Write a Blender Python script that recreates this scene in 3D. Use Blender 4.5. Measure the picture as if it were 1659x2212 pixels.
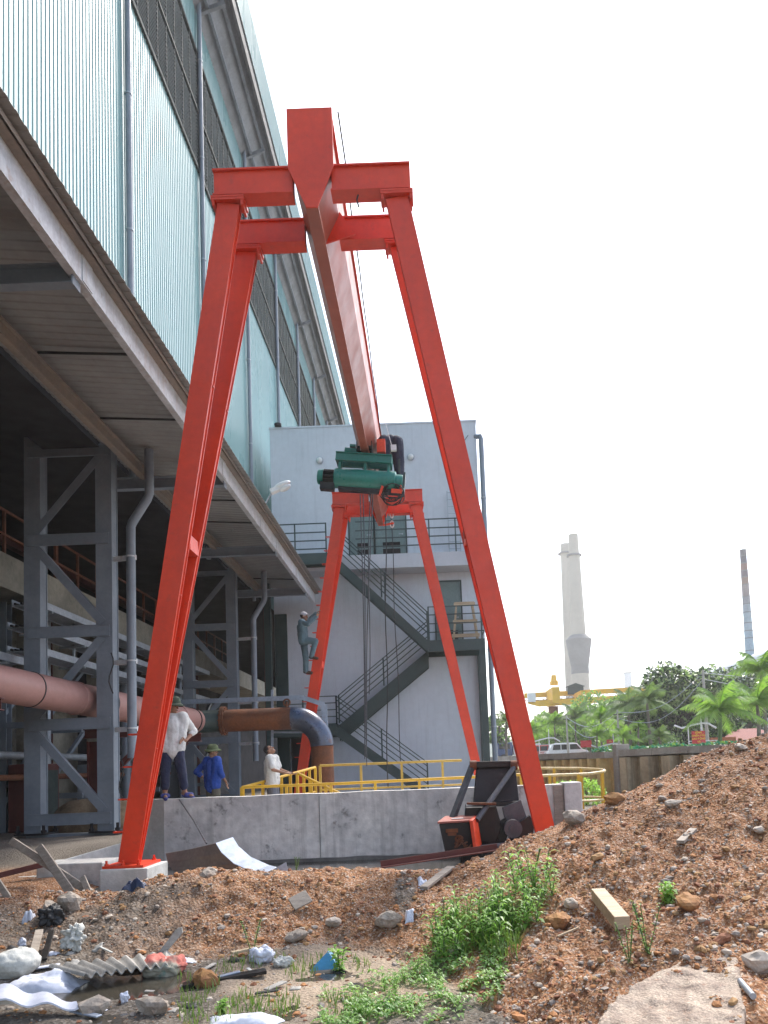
import bpy, bmesh, math, random
from mathutils import Vector, Matrix, noise

for o in list(bpy.data.objects): bpy.data.objects.remove(o)
S = bpy.context.scene
COL = S.collection
rad = math.radians
rng = random.Random(11)

# ------------------------------------------------------------------ camera
F, PX, PY, EYE = 1700.0, 930.0, 1530.0, Vector((0, 0, 1.6))
CAMROT = Matrix.Rotation(rad(94.2), 4, 'X') @ Matrix.Rotation(rad(-2.2), 4, 'Z')
cam_d = bpy.data.cameras.new('camera'); cam = bpy.data.objects.new('camera', cam_d); COL.objects.link(cam)
cam.matrix_world = Matrix.Translation(EYE) @ CAMROT
cam_d.sensor_width = 36; cam_d.lens = F / 2212 * 36
cam_d.shift_x = -(PX - 829.5) / 2212; cam_d.shift_y = (PY - 1106) / 2212
cam_d.clip_start = 0.1; cam_d.clip_end = 6000
S.camera = cam

# ------------------------------------------------------------------ sky, sun, exposure
SUN_EL, SUN_AZ = rad(52), rad(28)            # azimuth from +Y towards +X
W = bpy.data.worlds.new("World"); S.world = W; W.use_nodes = True
wn = W.node_tree; bg = wn.nodes['Background']
sky = wn.nodes.new('ShaderNodeTexSky'); sky.sky_type = 'NISHITA'; sky.sun_disc = False
sky.sun_elevation = SUN_EL; sky.sun_rotation = SUN_AZ
sky.air_density = 1.0; sky.dust_density = 2.0; sky.ozone_density = 1.0; sky.altitude = 0
hs_ = wn.nodes.new('ShaderNodeHueSaturation'); hs_.inputs['Saturation'].default_value = .72
wn.links.new(sky.outputs[0], hs_.inputs['Color']); wn.links.new(hs_.outputs[0], bg.inputs[0]); bg.inputs[1].default_value = 0.15
sd = bpy.data.lights.new('sun', 'SUN'); sd.energy = 2.0; sd.angle = rad(8); sd.color = (1, .95, .87)
sun = bpy.data.objects.new('sun', sd); COL.objects.link(sun)
sv = Vector((math.cos(SUN_EL)*math.sin(SUN_AZ), math.cos(SUN_EL)*math.cos(SUN_AZ), math.sin(SUN_EL)))
sun.location = sv*40; sun.rotation_euler = (-sv).to_track_quat('-Z', 'Y').to_euler()
S.view_settings.view_transform = 'Standard'; S.view_settings.look = 'None'
S.view_settings.gamma = 1; S.view_settings.exposure = 1.5
S.render.engine = 'CYCLES'

# ------------------------------------------------------------------ helpers
_R3 = CAMROT.to_3x3()
def at(px, py, Y):                      # point seen at a pixel of the 1659x2212 view, at depth Y
    d = _R3 @ Vector(((px-PX)/F, -(py-PY)/F, -1)); return EYE + d*(Y/d.y)
def atx(px, py, X):
    d = _R3 @ Vector(((px-PX)/F, -(py-PY)/F, -1)); return EYE + d*(X/d.x)
Z = Vector((0, 0, 1))
def V(*a): return Vector(a)

class MB:
    def __init__(s): s.v=[]; s.f=[]; s.sm=[]; s.mi=[]
    def add(s, vs, fs, smooth=False, m=0):
        n=len(s.v); s.v.extend(tuple(p) for p in vs)
        for f in fs: s.f.append(tuple(i+n for i in f)); s.sm.append(smooth); s.mi.append(m)
        return s
    def box(s, c, size, rot=None, m=0):
        c=Vector(c); h=[k/2 for k in size]; vs=[]
        for x in(-1,1):
            for y in(-1,1):
                for z in(-1,1):
                    p=Vector((x*h[0],y*h[1],z*h[2]))
                    if rot is not None: p=rot@p
                    vs.append(c+p)
        return s.add(vs,[(0,1,3,2),(4,6,7,5),(0,4,5,1),(2,3,7,6),(0,2,6,4),(1,5,7,3)],False,m)
    def box2(s, a, b, m=0):
        a=Vector(a); b=Vector(b); return s.box((a+b)/2, [abs(b[i]-a[i]) for i in range(3)], None, m)
    def bar(s, a, b, w, h=None, up=Z, m=0):
        a=Vector(a); b=Vector(b); h=w if h is None else h
        d=(b-a); L=d.length; d.normalize(); up=Vector(up)
        x=d.cross(up)
        if x.length<1e-4: x=d.cross(Vector((1,0,0)))
        x.normalize(); u=x.cross(d)
        return s.box((a+b)/2,(w,L,h),Matrix((x,d,u)).transposed(),m)
    def taper(s, a, b, w0, w1, h0, h1, up=Z, m=0):      # square bar that narrows from a to b
        a=Vector(a); b=Vector(b); d=(b-a).normalized(); x=d.cross(Vector(up)).normalized(); u=x.cross(d)
        vs=[p+x*w*i/2+u*h*j/2 for p,w,h in((a,w0,h0),(b,w1,h1)) for i,j in((-1,-1),(1,-1),(1,1),(-1,1))]
        return s.add(vs,[(3,2,1,0),(4,5,6,7),(0,1,5,4),(1,2,6,5),(2,3,7,6),(3,0,4,7)],False,m)
    def ibeam(s, a, b, w, h, tf=.02, tw=.014, up=Z, m=0):
        a=Vector(a); b=Vector(b); d=(b-a).normalized(); x=d.cross(Vector(up))
        if x.length<1e-4: x=d.cross(Vector((1,0,0)))
        x.normalize(); u=x.cross(d)
        o=u*(h/2-tf/2)
        s.bar(a+o,b+o,w,tf,up,m); s.bar(a-o,b-o,w,tf,up,m); return s.bar(a,b,tw,h-2*tf,up,m)
    def tube(s, pts, r, n=8, caps=True, m=0, smooth=True, closed=False):
        pts=[Vector(p) for p in pts]; N=len(pts)
        rs=r if isinstance(r,(list,tuple)) else [r]*N
        t=[]
        for i in range(N):
            if closed: d=pts[(i+1)%N]-pts[i-1]
            else: d=pts[min(i+1,N-1)]-pts[max(i-1,0)]
            t.append(d.normalized() if d.length>1e-9 else Vector((0,0,1)))
        ref=Vector((0,0,1)) if abs(t[0].z)<.9 else Vector((1,0,0))
        x=t[0].cross(ref).normalized(); vs=[]
        for i in range(N):
            if i: 
                x=x-t[i]*x.dot(t[i])
                x=x.normalized() if x.length>1e-6 else t[i].orthogonal().normalized()
            y=t[i].cross(x)
            for k in range(n):
                a=2*math.pi*k/n; vs.append(pts[i]+(x*math.cos(a)+y*math.sin(a))*rs[i])
        fs=[]
        for i in range(N if closed else N-1):
            j=(i+1)%N
            for k in range(n):
                fs.append((i*n+k,i*n+(k+1)%n,j*n+(k+1)%n,j*n+k))
        s.add(vs,fs,smooth,m)
        if caps and not closed:
            b=len(s.v)-N*n
            s.f.append(tuple(b+k for k in range(n))[::-1]); s.sm.append(False); s.mi.append(m)
            s.f.append(tuple(b+(N-1)*n+k for k in range(n))); s.sm.append(False); s.mi.append(m)
        return s
    def cyl(s, a, b, r, n=16, m=0, r2=None):
        return s.tube([a,b],[r, r if r2 is None else r2],n,True,m)
    def cap(s, a, b, ra, rb, n=12):            # capsule with round ends
        a=Vector(a); b=Vector(b); d=b-a
        if d.length<1e-6: d=Vector((0,0,1e-4))
        dn=d.normalized(); pts=[]; rs=[]
        for k in range(5):
            t=math.pi/2*k/4; pts.append(a-dn*ra*math.cos(t)); rs.append(max(ra*math.sin(t),1e-4))
        for k in range(1,5): pts.append(a+d*k/5); rs.append(ra+(rb-ra)*k/5)
        for k in range(5):
            t=math.pi/2*k/4; pts.append(a+d+dn*rb*math.sin(t)); rs.append(max(rb*math.cos(t),1e-4))
        return s.tube(pts,rs,n)
    def ell(s, c, r, n=14, rot=None, m=0):
        c=Vector(c); vs=[]; fs=[]; h=n//2
        for i in range(h+1):
            a=math.pi*i/h
            for k in range(n):
                b=2*math.pi*k/n
                p=Vector((r[0]*math.sin(a)*math.cos(b), r[1]*math.sin(a)*math.sin(b), r[2]*math.cos(a)))
                if rot is not None: p=rot@p
                vs.append(c+p)
        for i in range(h):
            for k in range(n): fs.append((i*n+k,(i+1)*n+k,(i+1)*n+(k+1)%n,i*n+(k+1)%n))
        return s.add(vs,fs,True,m)
    def prism(s, poly, vec, m=0, smooth=False):
        poly=[Vector(p) for p in poly]; vec=Vector(vec); n=len(poly)
        return s.add(poly+[p+vec for p in poly],[tuple(range(n))[::-1],tuple(range(n,2*n))]+
                     [(i,(i+1)%n,n+(i+1)%n,n+i) for i in range(n)],smooth,m)
    def grid(s, rows, m=0, smooth=False, thick=None):
        nr=len(rows); nc=len(rows[0]); vs=[Vector(p) for r in rows for p in r]
        fs=[(i*nc+k,i*nc+k+1,(i+1)*nc+k+1,(i+1)*nc+k) for i in range(nr-1) for k in range(nc-1)]
        s.add(vs,fs,smooth,m)
        if thick is not None:
            t=Vector(thick); n=len(vs)
            s.add([p+t for p in vs],[f[::-1] for f in fs],smooth,m)
            b0=len(s.v)-2*n; e=[(i,i+1) for i in range(nc-1)]+[((nr-1)*nc+i+1,(nr-1)*nc+i) for i in range(nc-1)]
            e+=[((i+1)*nc,i*nc) for i in range(nr-1)]+[(i*nc+nc-1,(i+1)*nc+nc-1) for i in range(nr-1)]
            for a,b in e: s.f.append((b0+a,b0+n+a,b0+n+b,b0+b)); s.sm.append(False); s.mi.append(m)
        return s
    def build(s, name, mats, parent=None, raw=False, fix=True, bevel=0, sharp=40):
        me=bpy.data.meshes.new(name); off=Vector((0,0,0)); p=parent
        if not raw:
            while p is not None: off+=p.location; p=p.parent
        me.from_pydata([Vector(q)-off for q in s.v],[],s.f)
        if not isinstance(mats,(list,tuple)): mats=[mats]
        for q in mats: me.materials.append(q)
        me.polygons.foreach_set('use_smooth',s.sm); me.polygons.foreach_set('material_index',s.mi)
        if fix:
            bm=bmesh.new(); bm.from_mesh(me); bmesh.ops.recalc_face_normals(bm,faces=bm.faces); bm.to_mesh(me); bm.free()
        if any(s.sm): me.set_sharp_from_angle(angle=rad(sharp))
        me.update()
        o=bpy.data.objects.new(name,me); COL.objects.link(o); o.parent=parent
        if bevel:
            b=o.modifiers.new('bevel','BEVEL'); b.width=bevel; b.segments=2; b.limit_method='ANGLE'; b.angle_limit=rad(35)
        return o

def tag(o, label, cat, group=None, kind=None):
    if label: o['label']=label
    if cat: o['category']=cat
    if group: o['group']=group
    if kind: o['kind']=kind
    return o
def thing(name, label, cat, loc=(0,0,0), group=None, rotz=0):
    o=bpy.data.objects.new(name,None); COL.objects.link(o); o.location=loc; o.rotation_euler=(0,0,rotz)
    o.empty_display_size=.2
    return tag(o,label,cat,group)
def dup(o, loc, rot=None, label=None, scale=None):
    kids={}
    for q in bpy.data.objects:
        if q.parent: kids.setdefault(q.parent.name,[]).append(q)
    def cp(q,par):
        c=q.copy(); COL.objects.link(c); c.parent=par
        for k in kids.get(q.name,[]): cp(k,c)
        return c
    r=cp(o,None); r.location=loc
    if rot is not None: r.rotation_euler=rot
    if scale is not None: r.scale=(scale,)*3 if not isinstance(scale,tuple) else scale
    if label: r['label']=label
    return r

# ------------------------------------------------------------------ materials
def mat(name, c1, c2=None, scale=4, rough=.6, metal=0, bump=0, bscale=40, streak=0, sc=(.1,.08,.06), lo=.38, hi=.62,
        fine=.12, spots=0, spc=(.05,.05,.05), spscale=6, spec=.5, stretch=(1,1,1), coat=0, two=False):
    m=bpy.data.materials.new(name); m.use_nodes=True; nt=m.node_tree; N=nt.nodes; L=nt.links
    b=N['Principled BSDF']; b.inputs['Roughness'].default_value=rough; b.inputs['Metallic'].default_value=metal
    b.inputs['Specular IOR Level'].default_value=spec
    if coat: b.inputs['Coat Weight'].default_value=coat; b.inputs['Coat Roughness'].default_value=.15
    c2=c1 if c2 is None else c2
    tc=N.new('ShaderNodeTexCoord'); mp=N.new('ShaderNodeMapping'); mp.inputs['Scale'].default_value=stretch
    L.new(tc.outputs['Object'],mp.inputs[0])
    def nz(sc_,det=6,src=mp,ro=.55):
        n=N.new('ShaderNodeTexNoise'); n.inputs['Scale'].default_value=sc_; n.inputs['Detail'].default_value=det
        n.inputs['Roughness'].default_value=ro; L.new(src.outputs[0],n.inputs['Vector']); return n
    def ramp(n,lo_,hi_):
        r=N.new('ShaderNodeMapRange'); r.inputs[1].default_value=lo_; r.inputs[2].default_value=hi_
        L.new(n.outputs[0],r.inputs[0]); return r
    def mix(f,a,bb,mode='MIX'):
        x=N.new('ShaderNodeMix'); x.data_type='RGBA'; x.blend_type=mode
        if hasattr(f,'outputs'): L.new(f.outputs[0],x.inputs[0])
        else: x.inputs[0].default_value=f
        for i,q in((6,a),(7,bb)):
            if isinstance(q,tuple): x.inputs[i].default_value=(*q,1)
            else: L.new(q,x.inputs[i])
        return x.outputs[2]
    col=mix(ramp(nz(scale),lo,hi),tuple(c1),tuple(c2))
    if streak:
        ms=N.new('ShaderNodeMapping'); ms.inputs['Scale'].default_value=(5,5,.35); L.new(tc.outputs['Object'],ms.inputs[0])
        r=ramp(nz(1.6,8,ms,.6),.52,.78); mm=N.new('ShaderNodeMath'); mm.operation='MULTIPLY'; mm.inputs[1].default_value=streak
        L.new(r.outputs[0],mm.inputs[0]); col=mix(mm,col,tuple(sc))
    if spots:
        r=ramp(nz(spscale,8,mp,.65),.60,.68); mm=N.new('ShaderNodeMath'); mm.operation='MULTIPLY'; mm.inputs[1].default_value=spots
        L.new(r.outputs[0],mm.inputs[0]); col=mix(mm,col,tuple(spc))
    if fine:
        r=N.new('ShaderNodeMapRange'); r.inputs[3].default_value=1-fine; r.inputs[4].default_value=1+fine
        r.inputs[1].default_value=.3; r.inputs[2].default_value=.7
        L.new(nz(scale*9,4).outputs[0],r.inputs[0])
        cm=N.new('ShaderNodeCombineColor')
        for i in range(3): L.new(r.outputs[0],cm.inputs[i])
        col=mix(1.0,col,cm.outputs[0],'MULTIPLY')
    L.new(col,b.inputs['Base Color'])
    rr=N.new('ShaderNodeMapRange'); rr.inputs[1].default_value=.3; rr.inputs[2].default_value=.7
    rr.inputs[3].default_value=max(.03,rough-.1); rr.inputs[4].default_value=min(1,rough+.1)
    L.new(nz(scale*3,4).outputs[0],rr.inputs[0]); L.new(rr.outputs[0],b.inputs['Roughness'])
    if bump:
        bn=N.new('ShaderNodeBump'); bn.inputs['Strength'].default_value=min(1,bump); bn.inputs['Distance'].default_value=.02
        L.new(nz(bscale,8).outputs[0],bn.inputs['Height']); L.new(bn.outputs[0],b.inputs['Normal'])
    return m

m_red   = mat('crane_red_paint',(.70,.050,.013),(.61,.042,.013),1.3,.4,0,.06,30,spec=.45,streak=.22,sc=(.36,.035,.02),fine=.06,spots=.3,spc=(.3,.05,.03))
m_redor = mat('primer_orange_red',(.72,.06,.012),(.62,.05,.012),3,.5,0,.05,30)
m_green = mat('hoist_green_paint',(.012,.16,.13),(.016,.19,.155),2,.35,0,.05,30,streak=.25,sc=(.02,.05,.045),fine=.08)
m_dkgreen= mat('dark_green_steel',(.022,.042,.042),(.03,.052,.05),2,.5,0,.05,30,fine=.1)
m_black = mat('black_rubber',(.015,.015,.017),(.025,.025,.027),6,.6)
m_wire  = mat('steel_wire_rope',(.05,.05,.06),(.09,.09,.1),30,.5,.4)
m_girder= mat('faded_brown_red_paint',(.35,.092,.056),(.29,.08,.052),.9,.45,0,.06,30,streak=.25,sc=(.25,.09,.06),fine=.06,spots=.25,spc=(.30,.10,.07))
m_clad  = mat('teal_cladding',(.215,.36,.355),(.18,.325,.33),.25,.3,0,0,streak=.15,sc=(.17,.25,.26),fine=.03,spec=.5,stretch=(1,1,.25),coat=.12)
m_galv  = mat('grey_galvanised',(.36,.40,.44),(.28,.31,.35),3,.45,.35,.04,50,fine=.1,streak=.2,sc=(.25,.2,.16))
m_colum = mat('grey_painted_steel',(.21,.245,.29),(.17,.20,.24),1.5,.5,0,.05,30,streak=.2,sc=(.15,.15,.16),fine=.06)
m_sheet = mat('canopy_sheet_underside',(.30,.295,.29),(.25,.243,.24),.9,.6,.1,.05,30,fine=.06,streak=.2,sc=(.2,.12,.08))
m_fasc  = mat('pale_channel_beam',(.55,.57,.6),(.45,.46,.48),2,.45,.1,.05,30,streak=.45,sc=(.30,.17,.08),spots=.4,spc=(.3,.14,.06))
m_purlin= mat('dusty_brown_purlin',(.24,.19,.15),(.19,.16,.14),2,.7,0,.05,30,fine=.1)
m_louv  = mat('louvre_blades',(.36,.40,.42),(.28,.32,.34),3,.35,.4,0)
m_dark  = mat('interior_dark',(.016,.015,.019),(.010,.009,.012),.7,.9)  # near-black, the gloom inside the hall put into the colour
m_mull  = mat('dull_dark_frame',(.03,.04,.042),(.04,.048,.05),3,.85,spec=.15)
m_gutt  = mat('shaded_grey_gutter',(.105,.105,.11),(.08,.08,.085),2,.8,0,.05,30,spec=.2)  # dark base colour carries the shade under the eave
m_maroon= mat('maroon_steel',(.12,.028,.022),(.085,.022,.02),2,.55,0,.05,30,fine=.1)
m_orail = mat('rusty_orange_rail',(.15,.05,.025),(.10,.036,.02),5,.7)
m_greyw = mat('grey_plaster',(.55,.59,.645),(.51,.55,.605),.5,.85,0,.10,60,streak=.38,sc=(.33,.35,.385),fine=.04)
m_slab  = mat('old_concrete_slab',(.27,.25,.205),(.18,.168,.14),1.2,.85,0,.3,20,streak=.5,sc=(.16,.15,.13),spots=.5,spc=(.12,.11,.10))
m_conc  = mat('cast_concrete',(.70,.68,.63),(.46,.455,.445),.9,.85,0,.4,18,streak=.6,sc=(.17,.165,.155),fine=.16,spots=.7,spc=(.13,.125,.115),spscale=3.5)
m_concw = mat('pale_concrete',(.56,.56,.54),(.42,.42,.40),1.6,.85,0,.35,20,streak=.35,sc=(.3,.29,.27),fine=.1)
m_pink  = mat('pink_pipe_coating',(.38,.20,.175),(.33,.175,.155),1.2,.5,0,.05,30,fine=.06,streak=.15,sc=(.2,.1,.1))
m_rust  = mat('rusted_steel',(.19,.065,.026),(.11,.042,.022),2.2,.8,.1,.25,40,fine=.2,streak=.35,sc=(.06,.03,.02))
m_elbow = mat('black_blue_scale_steel',(.07,.10,.16),(.10,.10,.12),1.8,.33,.6,.12,30,fine=.15,spots=.5,spc=(.15,.07,.04),spscale=3)
m_yel   = mat('yellow_paint',(.62,.36,.015),(.52,.29,.015),4,.45,0,.05,30,fine=.08,spots=.3,spc=(.3,.15,.03))
m_yelc  = mat('faded_yellow_paint',(.55,.36,.06),(.48,.30,.05),2,.5)
m_oiled = mat('greasy_black_steel',(.008,.008,.009),(.015,.013,.012),3,.42,.3,.15,30,fine=.2,spots=.3,spc=(.07,.04,.025),spscale=5)
m_rod   = mat('grey_blue_rod',(.085,.09,.105),(.055,.06,.07),4,.45,.3,.08,40,streak=.3,sc=(.1,.06,.04))
m_wood  = mat('weathered_timber',(.34,.29,.24),(.25,.21,.175),2.5,.8,0,.3,25,stretch=(1,8,8),fine=.15)
m_woodn = mat('fresh_timber',(.46,.36,.24),(.36,.27,.175),3,.7,0,.2,25,stretch=(1,8,8),fine=.12)
m_wplas = mat('white_plastic_sheet',(.62,.64,.72),(.50,.53,.62),5,.4,0,.25,14,fine=.05)
m_fibro = mat('old_fibre_cement',(.36,.34,.31),(.26,.25,.23),3,.85,0,.3,30,fine=.15)
m_blue  = mat('blue_plastic',(.03,.20,.38),(.03,.16,.32),4,.45)
m_tin   = mat('bare_tin_sheet',(.36,.42,.52),(.29,.33,.40),2,.4,.45,.05,30,spots=.3,spc=(.2,.15,.1))
m_glass = mat('lamp_glass',(.62,.64,.64),None,3,.12,0,0,fine=.02)
m_white = mat('white_paint',(.72,.72,.72),(.65,.65,.66),4,.5)
m_doorg = mat('green_grey_door',(.13,.19,.185),(.11,.16,.16),2,.5,0,.05,30,streak=.3,sc=(.07,.09,.09))
m_rock  = mat('pale_rock',(.36,.31,.26),(.26,.21,.17),6,.9,0,.5,30,fine=.2,spots=.4,spc=(.3,.15,.08))
m_brick = mat('ochre_clod',(.33,.17,.06),(.26,.12,.05),6,.9,0,.5,30,fine=.2)
m_tray  = mat('white_cable_tray',(.42,.45,.50),(.33,.36,.40),3,.5,.3)
# ------------------------------------------------------------------ ground: one sheet to the horizon
def sst(a,b,x):
    t=max(0,min(1,(x-a)/(b-a))); return t*t*(3-2*t)
def lerp(pts,x):
    if x<=pts[0][0]: return pts[0][1]
    for (a,p),(b,q) in zip(pts,pts[1:]):
        if x<=b: return p+(q-p)*(x-a)/(b-a)
    return pts[-1][1]
CREST=[(-8,.30),(-4.8,.30),(-4.0,.34),(-3.5,.33),(-3.25,.46),(-2.5,.52),(-1.2,.50),(0.1,.43),(.6,.54),(.81,.66),(1.39,.91),(1.86,1.09),(2.34,1.28),(2.71,1.46),(2.92,1.60),(3.4,1.69),(3.76,1.80),(5,2.0),(7,1.9),(12,.9)]
FOOT=[(-8,7.3),(-4,7.4),(-3,7.0),(-1.9,7.1),(-1,7.4),(-.25,6.7),(0,6.3),(.3,5.3),(.8,3.6),(1.5,3.0),(12,3.0)]
YC=8.9
def H(x,y):
    c=lerp(CREST,x); f=lerp(FOOT,x)
    n1=noise.fractal(Vector((x*.9,y*.9,3.1)),1,2,4); n2=noise.fractal(Vector((x*4.2,y*4.2,7.7)),.7,2.1,5)
    if y<YC:
        t=(y-f)/(YC-f)
        if t<=0: h=.05*sst(-.5,0,t)-.03+.05*max(0,.2+n1)
        else:
            steep=sst(1.0,-.3,x)                    # the ridge on the left is steeper at its foot
            h=.02+c*((1-steep)*t**1.05+steep*sst(-.12,.92,t))
        amp=sst(-.25,.15,t)
        h-=.06*math.exp(-((x+2.55)/.85)**2-((y-6.35)/.5)**2)
        h+=amp*(.075*n1+.062*n2)*(1.0 if x<.3 else 1.25)*(1-.55*sst(.75,1,t))+(1-amp)*.012*n2
        n3=noise.noise(Vector((x*8.5,y*8.5,2.2)))+.5*noise.noise(Vector((x*19,y*19,5)))
        h+=amp*.019*(abs(n3)*1.6-.35)*(.5+sst(-.2,.4,n1))
        return h
    back=lerp([(-8,.36),(-5,.30),(-4.4,.12),(2.2,.12),(3.2,.55),(6,.6),(12,.5)],x)
    w=.8 if x<.5 else 1.6
    t=sst(YC,YC+w,y)
    h=c*(1-t)+back*t+(.03*n1+.02*n2)*(1 if y<11 else .3)
    if y>12.9: h=h*(1-sst(12.9,13.3,y))+.45*sst(12.9,13.3,y)+.01*n2
    return h
def axis(a,b,st,lim0,lim1):
    r=[]; q=a; s=st
    while q>lim0: s*=1.35; q-=s; r.append(q)
    r=r[::-1]; q=a
    while q<b: r.append(q); q+=st
    s=st
    while q<lim1: r.append(q); s*=1.18; q+=s
    r.append(lim1); return r
gx=axis(-5.6,5.2,.03,-1000,1000); gy=axis(3.5,10.2,.03,-60,1200)
gv=[]; zone=[]
for y in gy:
    for x in gx:
        far = abs(x)>9 or y>25 or y<1
        z = .45 if far and y>12 else (.0 if far else H(x,y))
        gv.append((x,y,z))
        f=lerp(FOOT,x); n=noise.fractal(Vector((x*1.3,y*1.3,0)),1,2,4)*.5
        red=sst(-.25,.15,(y-f)+.5*n)*(1-sst(11,12.3,y)) if not far else 0
        red*=1-.85*sst(-1.9,-3.1,x+.8*n)*sst(8.7,8.0,y+.5*n); red*=1-.9*sst(.9,.5,((x+.33)/.13)**2+((y-8.0)/.55)**2+.9*n)         # grey mud face on the far left
        sand=(1-red)*sst(.05,.35,(.45-abs((x+.75)/2.0)**2-((y-6.3)/2.2)**2)+.35*n)*(y<8)
        zone.append((red,sand,sst(12,13.5,y)))
nx=len(gx)
gf=[(j*nx+i,j*nx+i+1,(j+1)*nx+i+1,(j+1)*nx+i) for j in range(len(gy)-1) for i in range(nx-1)]
gm=bpy.data.meshes.new('ground'); gm.from_pydata(gv,[],gf)
ca=gm.color_attributes.new('zone','FLOAT_COLOR','POINT')
ca.data.foreach_set('color',[k for z in zone for k in (*z,1)])
gm.polygons.foreach_set('use_smooth',[True]*len(gf))
ground=bpy.data.objects.new('ground',gm); COL.objects.link(ground); tag(ground,'red gravelly earth, sand and mud of the yard','ground',kind='structure')

def ground_mat():
    m=bpy.data.materials.new('yard_earth'); m.use_nodes=True; nt=m.node_tree; N=nt.nodes; L=nt.links
    b=N['Principled BSDF']; tc=N.new('ShaderNodeTexCoord')
    def nz(s,d=8,r=.6):
        n=N.new('ShaderNodeTexNoise'); n.inputs['Scale'].default_value=s; n.inputs['Detail'].default_value=d; n.inputs['Roughness'].default_value=r
        L.new(tc.outputs['Object'],n.inputs['Vector']); return n.outputs[0]
    def vo(s):
        n=N.new('ShaderNodeTexVoronoi'); n.inputs['Scale'].default_value=s; L.new(tc.outputs['Object'],n.inputs['Vector']); return n
    def ramp(src,stops):
        r=N.new('ShaderNodeValToRGB'); e=r.color_ramp.elements
        while len(e)<len(stops): e.new(.5)
        for q,(p,c) in zip(e,stops): q.position=p; q.color=(*c,1)
        L.new(src,r.inputs[0]); return r.outputs[0]
    def mix(f,a,c,mode='MIX'):
        x=N.new('ShaderNodeMix'); x.data_type='RGBA'; x.blend_type=mode
        if isinstance(f,float): x.inputs[0].default_value=f
        else: L.new(f,x.inputs[0])
        for i,q in((6,a),(7,c)):
            if isinstance(q,tuple): x.inputs[i].default_value=(*q,1)
            else: L.new(q,x.inputs[i])
        return x.outputs[2]
    at_=N.new('ShaderNodeAttribute'); at_.attribute_name='zone'; sp=N.new('ShaderNodeSeparateColor'); L.new(at_.outputs['Color'],sp.inputs[0])
    def sepR(v,i=0):
        q=N.new('ShaderNodeSeparateColor'); L.new(v.outputs['Color'],q.inputs[0]); return q.outputs[i]
    earth=ramp(nz(2.2),[(.25,(.115,.045,.022)),(.45,(.215,.095,.042)),(.6,(.295,.135,.055)),(.8,(.32,.185,.10))])
    v1=vo(34); chip=ramp(sepR(v1),[(0,(.13,.05,.026)),(.35,(.225,.105,.05)),(.6,(.30,.155,.07)),(.82,(.31,.215,.135)),(.95,(.52,.47,.42))])
    v2=vo(85); chip2=ramp(sepR(v2,1),[(0,(.12,.046,.024)),(.5,(.245,.115,.055)),(.85,(.33,.215,.13)),(1,(.52,.47,.42))])
    red=mix(.55,mix(.5,earth,chip),chip2)
    mud=mix(.4,ramp(nz(5),[(.3,(.07,.06,.05)),(.5,(.15,.125,.10)),(.7,(.24,.20,.155))]),ramp(sepR(vo(45)),[(0,(.03,.027,.025)),(.7,(.14,.12,.10)),(1,(.34,.32,.30))]))
    sand=ramp(nz(3),[(.3,(.30,.23,.17)),(.6,(.38,.30,.225)),(.8,(.42,.35,.28))])
    yard=mix(.3,ramp(nz(.8),[(.3,(.14,.12,.10)),(.7,(.24,.21,.18))]),ramp(nz(30),[(.3,(.1,.085,.07)),(.7,(.25,.22,.19))]))
    md=N.new('ShaderNodeMapRange'); md.inputs[1].default_value=.32; md.inputs[2].default_value=.68; md.inputs[3].default_value=.76; md.inputs[4].default_value=1.46; L.new(nz(1.1,5,.65),md.inputs[0]); cmb=N.new('ShaderNodeCombineColor'); [L.new(md.outputs[0],cmb.inputs[i]) for i in range(3)]; red=mix(1.0,red,cmb.outputs[0],'MULTIPLY')
    c=mix(sp.outputs[0],mud,red); c=mix(sp.outputs[1],c,sand); c=mix(sp.outputs[2],c,yard)
    L.new(c,b.inputs['Base Color']); b.inputs['Roughness'].default_value=.92; b.inputs['Specular IOR Level'].default_value=.25
    h=N.new('ShaderNodeMath'); h.operation='ADD'; L.new(v1.outputs['Distance'],h.inputs[0]); L.new(nz(60),h.inputs[1])
    bn=N.new('ShaderNodeBump'); bn.inputs['Strength'].default_value=.7; bn.inputs['Distance'].default_value=.03
    L.new(h.outputs[0],bn.inputs['Height']); L.new(bn.outputs[0],b.inputs['Normal'])
    return m
gm.materials.append(ground_mat())

# puddles
def puddle_mat():
    m=mat('brown_puddle_water',(.07,.06,.045),(.05,.045,.035),3,.08,0,.02,20,fine=0); return m
m_wat=puddle_mat()
wb=MB(); wb.grid([[(-4.5,9.9,.165),(2.2,9.9,.165)],[(-4.5,12.6,.165),(2.2,12.6,.165)]]); o=wb.build('trench_water',m_wat,fix=False); tag(o,'still dark water in the trench along the concrete wall','water',kind='structure')
wb=MB(); wb.grid([[(-4.4,5.3,-.028),(-.4,5.3,-.028)],[(-4.4,7.3,-.028),(-.4,7.3,-.028)]])
o=wb.build('puddle',m_wat,fix=False); tag(o,'shallow brown puddle among rubbish','water',kind='structure')

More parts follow.
